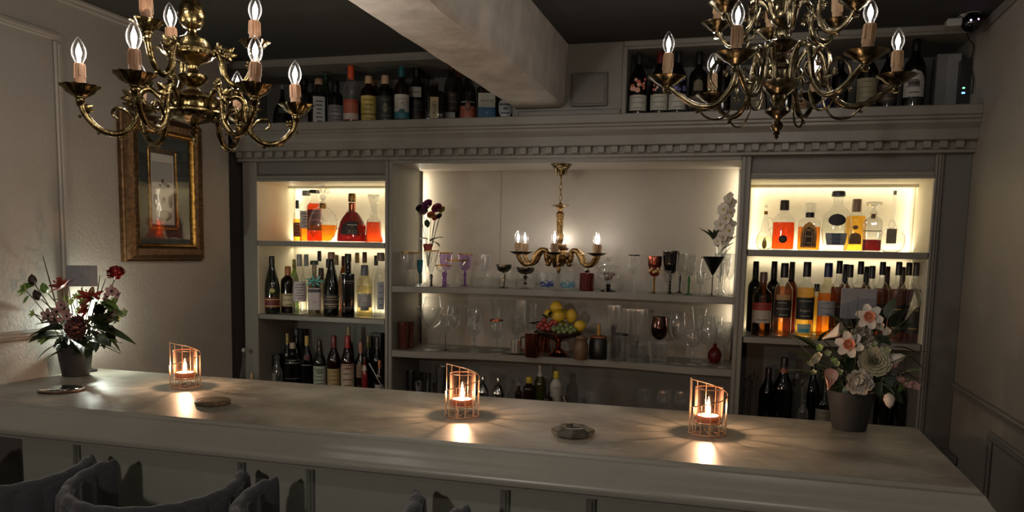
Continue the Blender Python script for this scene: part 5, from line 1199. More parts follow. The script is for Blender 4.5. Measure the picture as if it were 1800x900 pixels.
stemware('silver_cup_glass', 1157, 3.68, zz, 557, 30, 'wine', 'plain', 'glass with dark mirror-like red metal cup on a clear stem', G, pm('dark_copper_mirror', '6a4c48', .12, 1, var=.2), M_CLEAR)
stemware('wine_glass', 1188, 3.58, zz, 549, 27, 'wine', 'plain', 'leftmost of the four clear wine glasses in a row at the right', G, M_CUT)
stemware('crystal_goblet', 1216, 3.58, zz, 578, 27, 'wine', 'knop', 'low cut goblet, second of the glasses in a row at the right', G, M_CUT, facets=8)
stemware('wine_glass', 1225, 3.70, zz, 540, 28, 'vee', 'plain', 'tall flared glass behind the low cut goblet at the right', G, M_CLEAR)
stemware('wine_glass', 1243, 3.62, zz, 556, 30, 'balloon', 'plain', 'round-bowled glass, third in the row at the right', G, M_CUT, facets=6)
stemware('wine_glass', 1269, 3.55, zz, 566, 27, 'wine', 'knop', 'rightmost clear glass in the row, beside the upright', G, M_CUT, facets=6)
stemware('tulip_glass', 1257, 3.78, zz, 556, 22, 'tulip', 'plain', 'tulip glass at the back between the two rightmost glasses', G, M_CLEAR)
c = onY(1257, 604, 3.70); t = thing('red_flask', (c.x, 3.70, zz), 'small round ruby glass flask at the back right of the lower middle shelf', 'flask')
MB().lathe([(0, 0), (.02, 0), (.03, .02), (.032, .04), (.02, .062), (.008, .072), (.008, .086)], 20).build('body', M_RUBY, t); MB().ball((0, 0, .092), .009).build('stopper', M_CUT, t)

# ---- work surface under the middle: shakers, cups, bitters
zz = ZK+.0006
def metalcup(name, u, y, vtop, wpx, label, cat, prof, m=M_CHROME):
    x = xat(u, y, zz); H = onY(u, vtop, y).z-zz; R = wpx/2*depth(x, y)/F_PX
    t = thing(name, (x, y, zz), label, cat); MB().lathe([(r*R, q*H) for r, q in prof], 24).build('body', m, t); return t, R, H
TIN = [(0, 0), (.75, 0), (.78, .01), (1, .97), (1.04, 1), (.98, 1), (.72, .03), (0, .03)]
metalcup('steel_cup', 736, 3.56, 670, 17, 'lowest of three steel bar tins left of the middle candle', 'cup', TIN)
metalcup('steel_cup', 751, 3.62, 656, 15, 'middle-height steel bar tin left of the middle candle', 'cup', TIN)
metalcup('mixing_tin', 775, 3.60, 644, 20, 'tall brushed steel mixing tin behind the middle candle holder', 'shaker', TIN, pm('brushed_tin', '8a8a8c', .35, 1, var=.15, scale=30))
metalcup('steel_cup', 722, 3.66, 652, 16, 'dim steel tin in the far left shade of the middle section', 'cup', TIN, pm('dim_tin', '5c5c5c', .4, 1, var=.1))
COB = [(0, 0), (.8, 0), (.84, .02), (1, .45), (.98, .55), (.72, .66), (.50, .74), (.30, .78), (.30, .98), (.26, 1), (0, 1)]
metalcup('cocktail_shaker', 848, 3.60, 662, 22, 'polished cobbler shaker close behind the middle candle', 'shaker', COB)
metalcup('cocktail_shaker', 875, 3.60, 664, 23, 'polished cobbler shaker standing free right of the middle candle', 'shaker', COB)
bottle('bitters_bottle', 911, 3.58, zz, 672, 13, 'spirit', G_BRN, 'tiny bitters bottle left of the yellow-capped ones', None, None, ('6a6a68', .12), lb(.1, .4, '7c7870', 1.2))
bottle('bitters_bottle', 929, 3.58, zz, 662, 22, 'stout', M_BROWNG, 'short dark bitters bottle with yellow cap', None, None, ('a08c1c', .17, 1.4), lb(.02, .22, '6a665a', 1.2, lines=2))
bottle('oil_bottle', 948, 3.62, zz, 641, 22, 'wine', pm('olive_green_bottle', '2a2c0c', .1, spec=.6), 'taller olive green bottle with steel pourer', None, None, ('8a8070', .14, 1.1), lb(.76, .86, '8a8a88', 1.5))
bottle('bitters_bottle', 976, 3.58, zz, 652, 21, 'stout', pm('wrapped_paper', '8c8a82', .7, var=.15), 'bitters bottle wrapped in white paper with yellow cap', None, None, ('a8941c', .16, 1.35), dict(z0=.6, z1=.8, bands=[(.66, .82, '9c9a92', 1.4)], lines=2))
bottle('bitters_bottle', 962, 3.52, zz, 686, 18, 'stout', M_BROWNG, 'low dark bottle between the olive green and paper-wrapped ones', None, None, (M_BLACK, .2))
p0 = onY(993, 684, 3.50); p0.z = ZK+.11
o = MB().tube([(0, 0, .012), (-.035, .0, .10)], [.010, .012], 12)
tag(o.build('muddler', pm('muddler_steel', '8a847c', .3, 1, var=.1), loc=(xat(1002, 3.52, ZK), 3.52, ZK+.001)), 'leaning steel muddler right of the paper-wrapped bottle', 'muddler')
for u, vt, dd in ((1040, 688, 'alone right of the muddler'), (1131, 682, 'left of three'), (1166, 686, 'middle of three'), (1196, 687, 'right of three')):
    stemware('stored_wine_glass', u, 3.60, zz, vt, 24, 'wine', 'plain', 'clear glass standing in shadow under the lower middle shelf, '+dd, 'glasses under the lower middle shelf', M_CLEAR)

# ================================================================ FLOWERS
def petal(L, W, cup=.3, n=4, tip=.6):
    vs = []; fs = []
    for i in range(n+1):
        t = i/n; w_ = W*(math.sin(PI*(.12+.80*t))**tip); z_ = cup*L*t*t
        vs += [(-w_, L*t, z_+w_*.3), (0, L*t, z_), (w_, L*t, z_+w_*.3)]
    for i in range(n):
        for k in (0, 1): fs.append((i*3+k, i*3+k+1, i*3+k+4, i*3+k+3))
    return MB().add(vs, fs)
PT = {}
def pmesh(key, *a, mat=None):
    k = (key, mat.name)
    if k not in PT: PT[k] = petal(*a).mesh('petal', mat, 60)
    return PT[k]
def aim(d):
    d = Vector(d).normalized(); return d.to_track_quat('Z', 'Y').to_matrix().to_4x4()
def open_flower(parent, p, d, R, n, pmesh_, tilt, center, cmat, label=None, rot=0):
    """flower head part; petals are its sub-parts; +Z of the head points along d"""
    M = Matrix.Translation(p) @ aim(d)
    me = center.mesh('flower', cmat, 50)
    f = inst('flower', me, parent, mat=M @ Matrix.Diagonal((R, R, R, 1)))
    for k in range(n):
        a = rot+2*PI*k/n
        inst('petal', pmesh_, f, mat=Matrix.Rotation(a, 4, 'Z') @ Matrix.Rotation(tilt+random.uniform(-.12, .12), 4, 'X'))
    if label: f['label'] = label
    return f
def ruffle_ball(R, n, mat, parent, p, label=None, squash=.8, psz=.5, d=(0, -1, .3)):
    mb = MB(); random.seed(n)
    mb.ball((0, 0, 0), R*.45, seg=10, rings=7)
    for k in range(n):
        z_ = 1-2*(k+.5)/n; a = k*2.39996; q = math.sqrt(1-z_*z_)
        dr = Vector((q*math.cos(a), q*math.sin(a), z_*squash))
        if z_ < -.5: continue
        pt = petal(R*.66, R*psz*.36, random.uniform(.1, .8))
        tl = (dr+Vector((random.uniform(-.25, .25), random.uniform(-.25, .25), .35))).normalized()
        M = Matrix.Translation(dr*R*.36) @ (tl.to_track_quat('Y', 'Z').to_matrix().to_4x4())
        pt.xf(M); mb.add(pt.v, pt.f)
    o = inst('flower', mb.mesh('flower', mat, 60), parent, mat=Matrix.Translation(p) @ aim(d))
    if label: o['label'] = label
    return o
def rose(R_, mat, parent, p, d, label=None, layers=5):
    mb = MB(); R = R_*(1.3 if layers == 5 else 1)
    for l_ in range(layers):
        n = 3+l_; rr = R*(.22+.19*l_)
        for k in range(n):
            a = 2*PI*k/n+l_*.7; pt = petal(R*(.62+.06*l_), R*(.26+.07*l_), .15, tip=.5)
            op = 1.35-.27*l_
            pt.xf(Matrix.Rotation(a, 4, 'Z') @ Matrix.Translation((0, rr*.28, -R*.25)) @ Matrix.Rotation(op, 4, 'X')); mb.add(pt.v, pt.f)
    o = inst('flower', mb.mesh('flower', mat, 60), parent, mat=Matrix.Translation(p) @ aim(d))
    if label: o['label'] = label
    return o
def stem_to(parent, a, b, r=.0018, bow=.02, mat=None):
    a, b = Vector(a), Vector(b); m_ = (a+b)/2+Vector((0, 0, bow))
    MB().tube(spline([a, m_, b], 5), r, 6).build('stem', mat or M_STEM, parent)
PW = pm('petal_white', 'c8c0b4', .6, var=.1); PP = pm('petal_pink_white', 'b8a098', .6, col2='8c4850', scale=60); PR = pm('petal_red', '8c1c1c', .6, var=.3)
PLR = pm('petal_lily_red', '8c2c20', .5, var=.25); PD = pm('petal_black_maroon', '1c080c', .6, var=.3); PPR = pm('petal_protea', '8a5c54', .7, col2='3a1c20', scale=90)
PG = pm('petal_green_white', 'a0a880', .6, var=.2); PG2 = pm('petal_lime', '98b060', .5, var=.25); CORO = pm('corona_coral', 'b06048', .6, col2='c88868', scale=50); PCR = pm('petal_cream', 'b0aa90', .6, var=.12)
def pot(name, loc, rb, rt, h, label, mat):
    t = thing(name, loc, label, 'flowers')
    MB().lathe([(0, 0), (rb*.96, 0), (rb, .003), (rt, h-.003), (rt*1.02, h), (rt*.97, h), (rt*.90, h-.012), (0, h-.014)], 36).build('pot', mat, t)
    return t
M_POT = pm('dark_metal_pot', '3a3a3c', .45, .3, bump=.05, scale=30, var=.15)
# --- left arrangement, by the wall
PLx = onZ(143, 658, BZ); LX = Vector((PLx.x+.004, 2.372, BZ+.0006))
LF = pot('red_flower_arrangement', LX, .046, .061, .108, 'red and dark-leaved flower arrangement in a black pot at the left end of the counter', M_POT)
def lp(u, v, dy=0):
    p = onY(u, v, 2.372+dy)
    if p.x < XL+.035: p = onX(u, v, XL+.035)
    return p-LX
def topc(): a = random.uniform(0, 6.28); return Vector((.03*math.cos(a), .03*math.sin(a), .10))
random.seed(21)
def LFs(p, **k): stem_to(LF, topc(), Vector(p), **k)
p = lp(205, 484); ruffle_ball(.034, 90, PR, LF, p, 'dark red carnation on the tall right stem', .75, .55, (.2, -.5, 1)); LFs(p, bow=0)
p = lp(139, 577, -.06); ruffle_ball(.047, 150, PPR, LF, p, 'large dusky pink protea in the middle', .9, .32, (0, -1, .3)); LFs(p)
for u, v, r_, dd in ((178, 546, .026, 'dark maroon pompon right of the middle'), (199, 586, .024, 'dark maroon bloom low at the right')): p = lp(u, v, -.03); ruffle_ball(r_, 70, PD, LF, p, dd); LFs(p)
lilyc = MB()
for k in range(5): lilyc.tube([(0, 0, 0), (.12*math.cos(k*1.26), .12*math.sin(k*1.26), .5), (.25*math.cos(k*1.26), .25*math.sin(k*1.26), .8)], .03, 5); lilyc.ball((.25*math.cos(k*1.26), .25*math.sin(k*1.26), .8), .07, seg=6, rings=4)
for u, v, d, R_, dd in ((113, 507, (-.2, -.6, .8), .050, 'open red lily at the upper left'), (160, 527, (.3, -.6, .9), .048, 'open red lily at the upper centre'), (155, 545, (-.3, -1, .2), .036, 'smaller red lily below the centre')):
    p = lp(u, v, -.03); open_flower(LF, p, d, R_, 6, pmesh('lily', 1.05, .24, -.25, 5, .9, mat=PLR), .75, lilyc, PLR, dd); LFs(p)
orc = MB().ball((0, 0, .1), .22, seg=8, rings=6)
for u, v, r_ in ((85, 555, .027), (101, 548, .026), (114, 543, .024), (98, 564, .024), (118, 556, .022), (108, 536, .020), (197, 512, .024), (188, 520, .018), (208, 518, .018)):
    p = lp(u, v, -.05); open_flower(LF, p, (random.uniform(-.4, .3), -1, .3), r_, 5, pmesh('orch', 1, .36, .1, 4, .6, mat=PP), .2, orc, PD); LFs(p)
for u, v, r_, m_ in ((46, 511, .028, PG2), (210, 560, .028, PG), (219, 552, .022, PG), (148, 520, .030, PG2), (60, 552, .018, PG2), (76, 598, .018, PG2), (157, 566, .016, PG2), (205, 530, .02, PG2), (128, 532, .018, PG2), (141, 547, .018, PG2), (152, 541, .02, PG2), (118, 525, .014, PG2), (148, 531, .02, PG2), (135, 522, .016, PG2), (165, 512, .014, PG), (122, 548, .014, PG)):
    p = lp(u, v, -.02); open_flower(LF, p, (random.uniform(-.4, .4), -1, .4), r_, 6, pmesh('star', 1, .30, .25, 4, .8, mat=m_), .35, orc, PG2); LFs(p)
for u, v in ((78, 508), (57, 493), (65, 520), (200, 545), (190, 560), (196, 553)):
    p = lp(u, v); mb = MB().lathe([(0, -.018), (.010, -.012), (.015, 0), (.010, .014), (.002, .022), (0, .024)], 10)
    inst('bud', mb.mesh('bud', M_LEAF2 if u == 78 else PD), LF, mat=Matrix.Translation(p) @ aim((random.uniform(-.6, .2), -.2, 1))); LFs(p)
for (u0, v0, u1, v1) in ((75, 449, 100, 540), (176, 484, 166, 545), (186, 490, 160, 560), (120, 500, 135, 600)):
    a, b = lp(u0, v0), lp(u1, v1); MB().tube([b, (a+b)/2, a], [.0026, .0024, .0012], 6).build('twig', pm('brown_twig', '3c3020', .7, var=.3), LF)
for (u0, v0, u1, v1) in ((165, 605, 212, 622), (170, 598, 205, 615), (160, 600, 215, 603)):
    a, b = lp(u0, v0, -.02), lp(u1, v1, -.04); MB().tube([a, (a+b)/2+Vector((0, 0, .006)), b], [.002, .0018, .001], 6).build('twig', pm('brown_twig', '3c3020', .7, var=.3), LF)
for (u0, v0, u1, v1, key) in ((120, 615, 72, 625, 'bl'), (110, 580, 48, 575, 'dw'), (105, 585, 52, 588, 'dl'), (120, 600, 55, 610, 'dn'), (100, 570, 60, 560, 'dl'), (170, 560, 215, 550, 'dl'), (185, 540, 218, 543, 'bw'), (160, 575, 225, 575, 'dn'), (170, 580, 218, 600, 'dn'),
                              (150, 600, 190, 590, 'dw'), (120, 605, 108, 646, 'dn'), (112, 600, 100, 636, 'dn'), (130, 600, 160, 612, 'dw'), (120, 590, 90, 605, 'dw'), (140, 590, 118, 612, 'dw'), (150, 590, 175, 608, 'dw'), (128, 560, 96, 575, 'dw'), (160, 555, 188, 570, 'dw'), (170, 590, 205, 590, 'bl'), (95, 590, 70, 600, 'bl'),
                              (165, 530, 200, 528, 'bw'), (180, 525, 212, 540, 'bl'), (150, 540, 130, 520, 'dl'), (110, 530, 90, 520, 'dn'), (75, 570, 60, 545, 'bl'), (130, 610, 145, 625, 'dw'), (100, 600, 125, 622, 'dw'), (165, 600, 150, 625, 'dw'), (60, 500, 36, 505, 'bw'), (50, 520, 40, 532, 'bl'), (120, 575, 150, 600, 'dw'), (135, 585, 105, 600, 'dw'), (155, 580, 190, 600, 'dw'), (145, 560, 165, 590, 'dw'), (85, 575, 65, 590, 'dw'), (170, 570, 200, 565, 'dw')):
    a, b = lp(u0, v0, -.03+random.uniform(-.02, .03)), lp(u1, v1, -.05+random.uniform(-.03, .03)); place_leaf(LF, (key[0], key[1]), a, b-a, (b-a).length, random.uniform(-.5, .5))
c = onY(144, 485, 2.38); hw = 24.5*depth(c.x, c.y)/F_PX; hh = 18.5*depth(c.x, c.y)/F_PX
def card(c, hw, hh, label, mat, tilt, lc, rows):
    t = thing('message_card', (c.x, c.y, c.z-hh), label, 'card', None, math.atan2(-c.x, c.y)+tilt)
    MB().bbox(-hw, hw, -.0008, .0008, 0, 2*hh, b=.0004).build('card_sheet', mat, t)
    mb = MB(); random.seed(9)
    for z_, w_, x_ in rows:
        x = -hw*w_+x_
        while x < hw*w_+x_:
            L = random.uniform(.004, .012); mb.tube(spline([(x, -.0014, z_*2*hh), (x+L*.3, -.0014, z_*2*hh+.0016), (x+L*.6, -.0014, z_*2*hh-.0008), (x+L, -.0014, z_*2*hh)], 3), .0004, 4); x += L+.003
    o = mb.build('handwriting', paint(lc), t); o['kind'] = 'stuff'
    return t
MC_ = pm('slate_grey_card', '6c6c72', .6, var=.06)
ct = card(c, hw, hh, 'slate grey message card standing up out of the red flower arrangement', MC_, 0, 'a8a4a4', ((.74, .8, 0), (.64, .3, .008), (.37, .7, 0)))
MB().tube([(0, .0016, .01), (0, .003, -(c.z-hh-BZ-.1))], .0013, 6).build('card_pick', M_STEM, ct)
# little lamp behind the arrangement
lampz = 1.235
lp_ = thing('accent_lamp', (-2.375, 2.475, BZ+.0006), 'small bright lamp glowing on the wall behind the red flower arrangement', 'lamp')
MB().lathe([(0, 0), (.024, 0), (.025, .006), (.006, .010), (.0035, .014), (.0035, lampz-BZ-.022), (.009, lampz-BZ-.018), (.009, lampz-BZ-.012), (0, lampz-BZ-.011)], 16).build('lamp_stand', M_BLACK, lp_)
MB().ball((0, 0, lampz-BZ), .012, seg=12, rings=8).build('lamp_bulb', emis('accent_bulb', (.95, 1, .88), 18), lp_)
point('accent_light', (-2.375, 2.475, lampz), 5.0, (.93, 1.0, .86), .013)
# --- right arrangement
RX = onZ(1492, 754, BZ); RX = Vector((RX.x, RX.y, BZ+.0006))
RF = pot('white_flower_arrangement', RX, .046, .066, .112, 'white daffodil and rose arrangement in a dark grey pot at the right end', M_POT)
def rp(u, v, dy=0): return onY(u, v, RX.y+dy)-RX
random.seed(31)
def RFs(p, **k): stem_to(RF, topc(), Vector(p), **k)
def dafc():
    mb = MB().lathe([(.05, 0), (.26, .06), (.36, .22), (.42, .40), (.38, .40), (.30, .22), (.1, .06), (0, .05)], 16, scal=.08, scn=8)
    return mb.ball((0, 0, .16), .13, seg=8, rings=5)
for u, v, R_, d, dd in ((1528, 557, .036, (-.1, -1, .15), 'upper daffodil with coral centre beside the card'), (1493, 606, .038, (-.15, -1, .2), 'lower daffodil with coral centre left of the roses')):
    p = rp(u, v, -.07); open_flower(RF, p, d, R_, 6, pmesh('daf', 1.0, .34, .05, 4, .6, mat=PW), .12, dafc(), CORO, dd, .3); RFs(p)
p = rp(1538, 634, -.06); rose(.036, PCR, RF, p, (0, -1, .4), 'cream-green rose right of the centre', 6); RFs(p)
p = rp(1514, 592, -.03); ruffle_ball(.033, 80, PW, RF, p, 'white ruffled bloom behind the lower daffodil', .9, .6, (0, -1, .4)); RFs(p)
p = rp(1510, 672, -.075); ruffle_ball(.038, 46, PW, RF, p, 'white crumpled bloom at the front over the pot rim', .9, .8, (0, -1, .2)); RFs(p)
def calla(u0, v0, u1, v1, R_, mat, dd, dy=-.05):
    a, b = rp(u0, v0, dy), rp(u1, v1, dy-.02); d = b-a; L = d.length; mb = MB(); vs = []; fs = []; n = 12; m_ = 7
    for i in range(m_+1):
        t = i/m_; r_ = R_*(.12+.95*t**1.3)
        for k in range(n+1):
            an = -2.6+5.2*k/n; lip = 1-.42*(abs(an)/2.6)**2
            vs.append((r_*math.sin(an), r_*math.cos(an)*.8, L*t*lip))
    for i in range(m_):
        for k in range(n): q = i*(n+1)+k; fs.append((q, q+1, q+n+2, q+n+1))
    mb.add(vs, fs).tube([(0, 0, L*.1), (0, 0, L*.62)], [.003, .0035], 8)
    o = inst('flower', mb.mesh('flower', mat, 60), RF, mat=Matrix.Translation(a) @ aim(d)); o['label'] = dd; RFs(a)
calla(1446, 596, 1484, 574, .020, PW, 'cream calla lily leaning right at the upper left')
calla(1456, 686, 1462, 652, .018, pm('petal_calla_blush', 'c0a898', .6, col2='b87c70', scale=25), 'blush calla lily hanging at the lower left', -.08)
calla(1592, 562, 1620, 512, .020, PCR, 'pale calla lily reaching up at the far right', -.02)
small = MB().ball((0, 0, .1), .2, seg=8, rings=5)
for u, v, r_, m_ in ((1560, 585, .018, PW), (1548, 575, .018, PW), (1572, 640, .018, PP), (1592, 675, .020, PP), (1608, 679, .018, PP), (1583, 668, .016, PP), (1562, 702, .016, PW), (1432, 634, .018, PCR), (1424, 640, .014, PCR), (1440, 626, .014, PCR), (1453, 622, .014, PG), (1462, 634, .014, PG2), (1442, 612, .014, PG2),
                      (1472, 655, .016, PG), (1560, 618, .014, PG), (1430, 655, .012, PG), (1568, 628, .012, PCR), (1480, 585, .014, PG), (1555, 655, .016, PCR), (1470, 640, .014, PG), (1536, 605, .012, PG)):
    p = rp(u, v, -.05); open_flower(RF, p, (random.uniform(-.4, .4), -1, .4), r_, 5, pmesh('small', 1, .36, .3, 4, .6, mat=m_), .5, small, PCR); RFs(p)
p = rp(1576, 630, -.05); inst('bud', MB().lathe([(0, -.02), (.010, -.012), (.014, 0), (.010, .014), (0, .026)], 10).mesh('bud', PW), RF, mat=Matrix.Translation(p) @ aim((.9, -.2, .4)))
p = rp(1563, 702, -.06); inst('bud', MB().lathe([(0, -.02), (.012, -.012), (.016, 0), (.010, .016), (0, .026)], 10).mesh('bud', PW), RF, mat=Matrix.Translation(p) @ aim((.1, -.2, -.9)))
for (u0, v0, u1, v1, key) in ((1495, 670, 1455, 690, 'gw'), (1500, 675, 1478, 695, 'gw'), (1485, 665, 1500, 700, 'gw'), (1540, 665, 1575, 655, 'gw'), (1545, 672, 1580, 690, 'gw'), (1530, 680, 1555, 705, 'dw'), (1470, 680, 1440, 670, 'dw'), (1480, 690, 1500, 712, 'gw'),
                              (1440, 640, 1380, 590, 'dn'), (1440, 620, 1392, 574, 'dl'), (1430, 660, 1382, 643, 'dn'), (1420, 668, 1390, 688, 'dn'), (1560, 600, 1600, 560, 'dl'), (1570, 610, 1625, 608, 'dn'), (1580, 620, 1642, 640, 'dn'), (1575, 650, 1625, 660, 'dn'), (1560, 560, 1568, 520, 'dw'), (1572, 575, 1590, 530, 'dw'),
                              (1500, 640, 1470, 610, 'dw'), (1510, 640, 1530, 610, 'dw'), (1550, 640, 1585, 620, 'dl'), (1490, 580, 1462, 545, 'dw'), (1500, 570, 1520, 535, 'dn'), (1475, 600, 1440, 590, 'dw'), (1520, 650, 1550, 690, 'dw'), (1470, 650, 1440, 660, 'bl'), (1450, 645, 1415, 625, 'bl'), (1540, 590, 1565, 600, 'dw'),
                              (1500, 660, 1520, 690, 'dw'), (1460, 665, 1485, 690, 'dw'), (1545, 680, 1590, 700, 'dw'), (1575, 665, 1612, 640, 'bl'), (1580, 690, 1600, 660, 'bl'), (1480, 630, 1500, 650, 'dw'), (1555, 645, 1570, 680, 'gw'), (1525, 650, 1500, 625, 'dw'), (1440, 600, 1458, 570, 'dl')):
    a, b = rp(u0, v0, -.02+random.uniform(-.02, .02)), rp(u1, v1, -.04+random.uniform(-.03, .03)); place_leaf(RF, (key[0], key[1]), a, b-a, (b-a).length, random.uniform(-.5, .5))
for (u0, v0, u1, v1) in ((1500, 690, 1508, 520), (1520, 690, 1490, 540), (1470, 680, 1400, 600), (1440, 660, 1385, 650), (1560, 640, 1640, 615), (1570, 660, 1650, 680), (1515, 590, 1530, 640)):
    a, b = rp(u0, v0, -.06), rp(u1, v1, -.07); MB().tube(spline([a, (a+b)/2+Vector((0, -.01, .008)), b], 5), .0010, 5).build('twig', M_STEM, RF)
c = onY(1509, 534, RX.y+.0); hw = 28.5*depth(c.x, c.y)/F_PX; hh = 26*depth(c.x, c.y)/F_PX
ct = card(c, hw, hh, 'slate blue-grey message card with pale edge standing out of the white flower arrangement', MC_, .05, '8a8a8c', ((.64, .5, .012), (.55, .45, .014), (.36, .8, 0)))
MB().bbox(-hw-.001, hw+.001, .0008, .0014, -.001, 2*hh+.001, b=.0002).build('card_border', paint('9a968e'), ct)
MB().tube([(0, .0026, .01), (0, .004, -(c.z-hh-BZ-.1))], .0013, 6).build('card_pick', M_STEM, ct)
# --- roses in the niche
RO = thing('rose_vase', (xat(752, 3.66, SA), 3.66, SA+.0006), 'dark purple and yellow artificial roses in a slim glass vase on the upper middle shelf', 'flowers')
rl = RO.location
MB().lathe([(0, 0), (.022, 0), (.024, .004), (.008, .02), (.012, .06), (.020, .13), (.024, .165)], 20).build('vase', M_CUT, RO)
rr = lambda u, v, dy=0: onY(u, v, 3.66+dy)-rl
MB().lathe([(.004, 0), (.018, .004), (.024, .03), (.020, .034), (0, .03)], 12).xf(Matrix.Translation(rr(752, 441))).build('red_bow', pm('red_ribbon', '8c3028', .5, var=.3), RO)
for u, v, R_, m_, dd in ((751, 360, .022, pm('rose_purple', '743068', .6, var=.3), 'deep purple rose at the top'), (738, 366, .015, pm('rose_black', '1c0c14', .6), None), (744, 371, .018, pm('rose_dusty', '8c6870', .6, var=.3), 'dusty mauve rose at the left'),
                         (768, 366, .020, pm('rose_plum', '7c2448', .6, var=.3), 'plum rose at the right'), (777, 369, .014, pm('rose_yellow', 'a89430', .6, var=.2), None), (758, 378, .015, pm('rose_gold', 'a07c24', .6, col2='983420'), 'yellow and red rose in the middle'), (765, 383, .012, pm('rose_coral', 'a03420', .6), None), (772, 380, .012, pm('rose_black', '1c0c14', .6), None)):
    p = rr(u, v); rose(R_, m_, RO, p, (random.uniform(-.4, .4), -.8, .5), dd, 5); stem_to(RO, (random.uniform(-.006, .006), 0, .09), p, .0014, .01)
for (u0, v0, u1, v1) in ((753, 421, 736, 417), (757, 424, 773, 413), (760, 425, 772, 428), (752, 400, 750, 386)):
    a, b = rr(u0, v0, -.01), rr(u1, v1, -.03); place_leaf(RO, ('d', 'w'), a, b-a, (b-a).length*1.2, random.uniform(-.4, .4))
# --- orchid spray
OV = thing('orchid_vase', (xat(1265, 3.76, SA), 3.76, SA+.0006), 'white orchid spray with dark feathery leaves in a tall clear vase', 'flowers')
ol = OV.location; oo = lambda u, v, dy=0: onY(u, v, min(3.80, 3.72+dy))-ol
MB().lathe([(0, 0), (.026, 0), (.028, .004), (.014, .02), (.016, .10), (.026, .20), (.032, .24)], 24).build('vase', M_CUT, OV)
sp_ = [(0, 0, .05), (.002, 0, .20), oo(1272, 430), oo(1283, 395), oo(1290, 365), oo(1286, 345)]
MB().tube(spline(sp_, 6), .002, 6).build('stem', M_STEM, OV)
random.seed(41)
for u, v, r_ in ((1281, 350, .024), (1292, 357, .026), (1272, 368, .030), (1290, 374, .030), (1276, 384, .030), (1290, 396, .030), (1266, 395, .028), (1282, 406, .032), (1272, 415, .030), (1290, 412, .026), (1262, 424, .022), (1276, 424, .024), (1284, 344, .016)):
    p = oo(u, v, random.uniform(-.05, 0)); 
    if p.x+ol.x > C2-.035: p.x = C2-.035-ol.x
    open_flower(OV, p, (-.4+random.uniform(-.3, .3), -1, .1), r_, 5, pmesh('phal', 1, .48, .12, 4, .5, mat=PW), .15, orc, pm('orchid_lip', 'b8a860', .6, var=.2))
for k in range(14):
    a = oo(1262, 430, 0); b = oo(1243+k*1.6, 398-abs(k-5)*2.5+k*1.2, .02*math.sin(k)); place_leaf(OV, ('d', 'n'), a+Vector((0, 0, -.01)), b-a, (b-a).length, k*.3)
for (u0, v0, u1, v1) in ((1270, 440, 1292, 408), (1262, 450, 1285, 420), (1255, 420, 1246, 400), (1262, 470, 1276, 430)):
    a, b = oo(u0, v0), oo(u1, v1, -.02); b.x = min(b.x, C2-.02-ol.x); place_leaf(OV, ('d', 'l'), a, b-a, (b-a).length, .4)

# ================================================================ CANDLE HOLDERS AND SMALL THINGS ON THE COUNTER
M_HOLD = glass('rose_tinted_glass', (.97, .90, .86), 1.55, 1, 0, edge=.5, edgecol=(.5, .3, .22))
def holder(u, v, label, rz):
    c = onZ(u, v, BZ); t = thing('candle_holder', (c.x, c.y, BZ+.0006), label, 'candle holder', 'rose gold wire candle holders', rz)
    R = .050; n = 12; h1, h0 = .152, .070
    ringp = lambda a, z: (R*math.cos(a), R*math.sin(a), z)
    MB().tube([ringp(2*PI*k/36, .0018) for k in range(36)], .0016, 6, closed=True).tube([(0, -R, .0018), (0, R, .0018)], .0012, 6).tube([(-R, 0, .0018), (R, 0, .0018)], .0012, 6).build('base_ring', M_ROSEG, t)
    hz = lambda a: h1-(h1-h0)*a/(2*PI)                       # rim winds down once round, then steps up
    MB().tube([ringp(PI-a, hz(a)) for a in [2*PI*k/40*.96 for k in range(41)]], .0015, 6).build('spiral_rim', M_ROSEG, t)
    for k in range(n):
        a = 2*PI*k/n*.96*(n/(n-.5)); MB().tube([ringp(PI-a, .0018), ringp(PI-a, hz(min(a, 2*PI)))], .0013, 6).build('wire', M_ROSEG, t)
    cup = MB().lathe([(0, .028), (.034, .028), (.0365, .031), (.0375, .125), (.0365, .1255), (.0355, .125), (.0350, .034), (0, .033)], 28).build('glass_cup', M_HOLD, t)
    MB().lathe([(.0375, .1245), (.0385, .126), (.0375, .1275), (.0362, .126)], 28, caps=False).lathe([(.0372, .030), (.0382, .032), (.0372, .034)], 28, caps=False).build('cup_rim', M_ROSEG, cup)['kind'] = 'stuff'
    for k in range(3): a = k*2.09+.5; MB().tube([(.032*math.cos(a), .032*math.sin(a), .028), (.034*math.cos(a), .034*math.sin(a), .002)], .0016, 6).build('foot', M_ROSEG, t)
    tl = thing('tealight', (c.x, c.y, BZ+.0345), 'lit tealight burning inside the wire holder '+label.split('holder ')[-1], 'candle', 'tealights')
    MB().lathe([(0, 0), (.0285, 0), (.029, .001), (.029, .017), (.0282, .017), (.0280, .012), (0, .012)], 20).build('tin_cup', pm('tealight_tin_glow', 'c88060', .4, .3, var=.05), tl)  # salmon colour paints the flame's glow at the cup bottom
    MB().lathe([(0, .0125), (.0278, .0125), (.0278, .0138), (.003, .0132), (0, .0132)], 20).build('wax', pm('hot_wax', 'e8c8a0', .4, var=.05), tl)
    MB().lathe([(0, .0135), (.0042, .017), (.0066, .026), (.0054, .038), (.002, .052), (0, .058)], 12).build('flame', emis('candle_flame', (1, .84, .56), 12), tl)
    point('tealight_flame', (c.x, c.y, BZ+.0345+.034), 2.5, (1, .66, .40), .004)
holder(326, 680, 'rose gold wire candle holder at the left, near the wooden coaster', .3)
holder(812, 731, 'rose gold wire candle holder in the middle of the counter', .0)
holder(1243, 762, 'rose gold wire candle holder at the right, before the white flowers', .2)
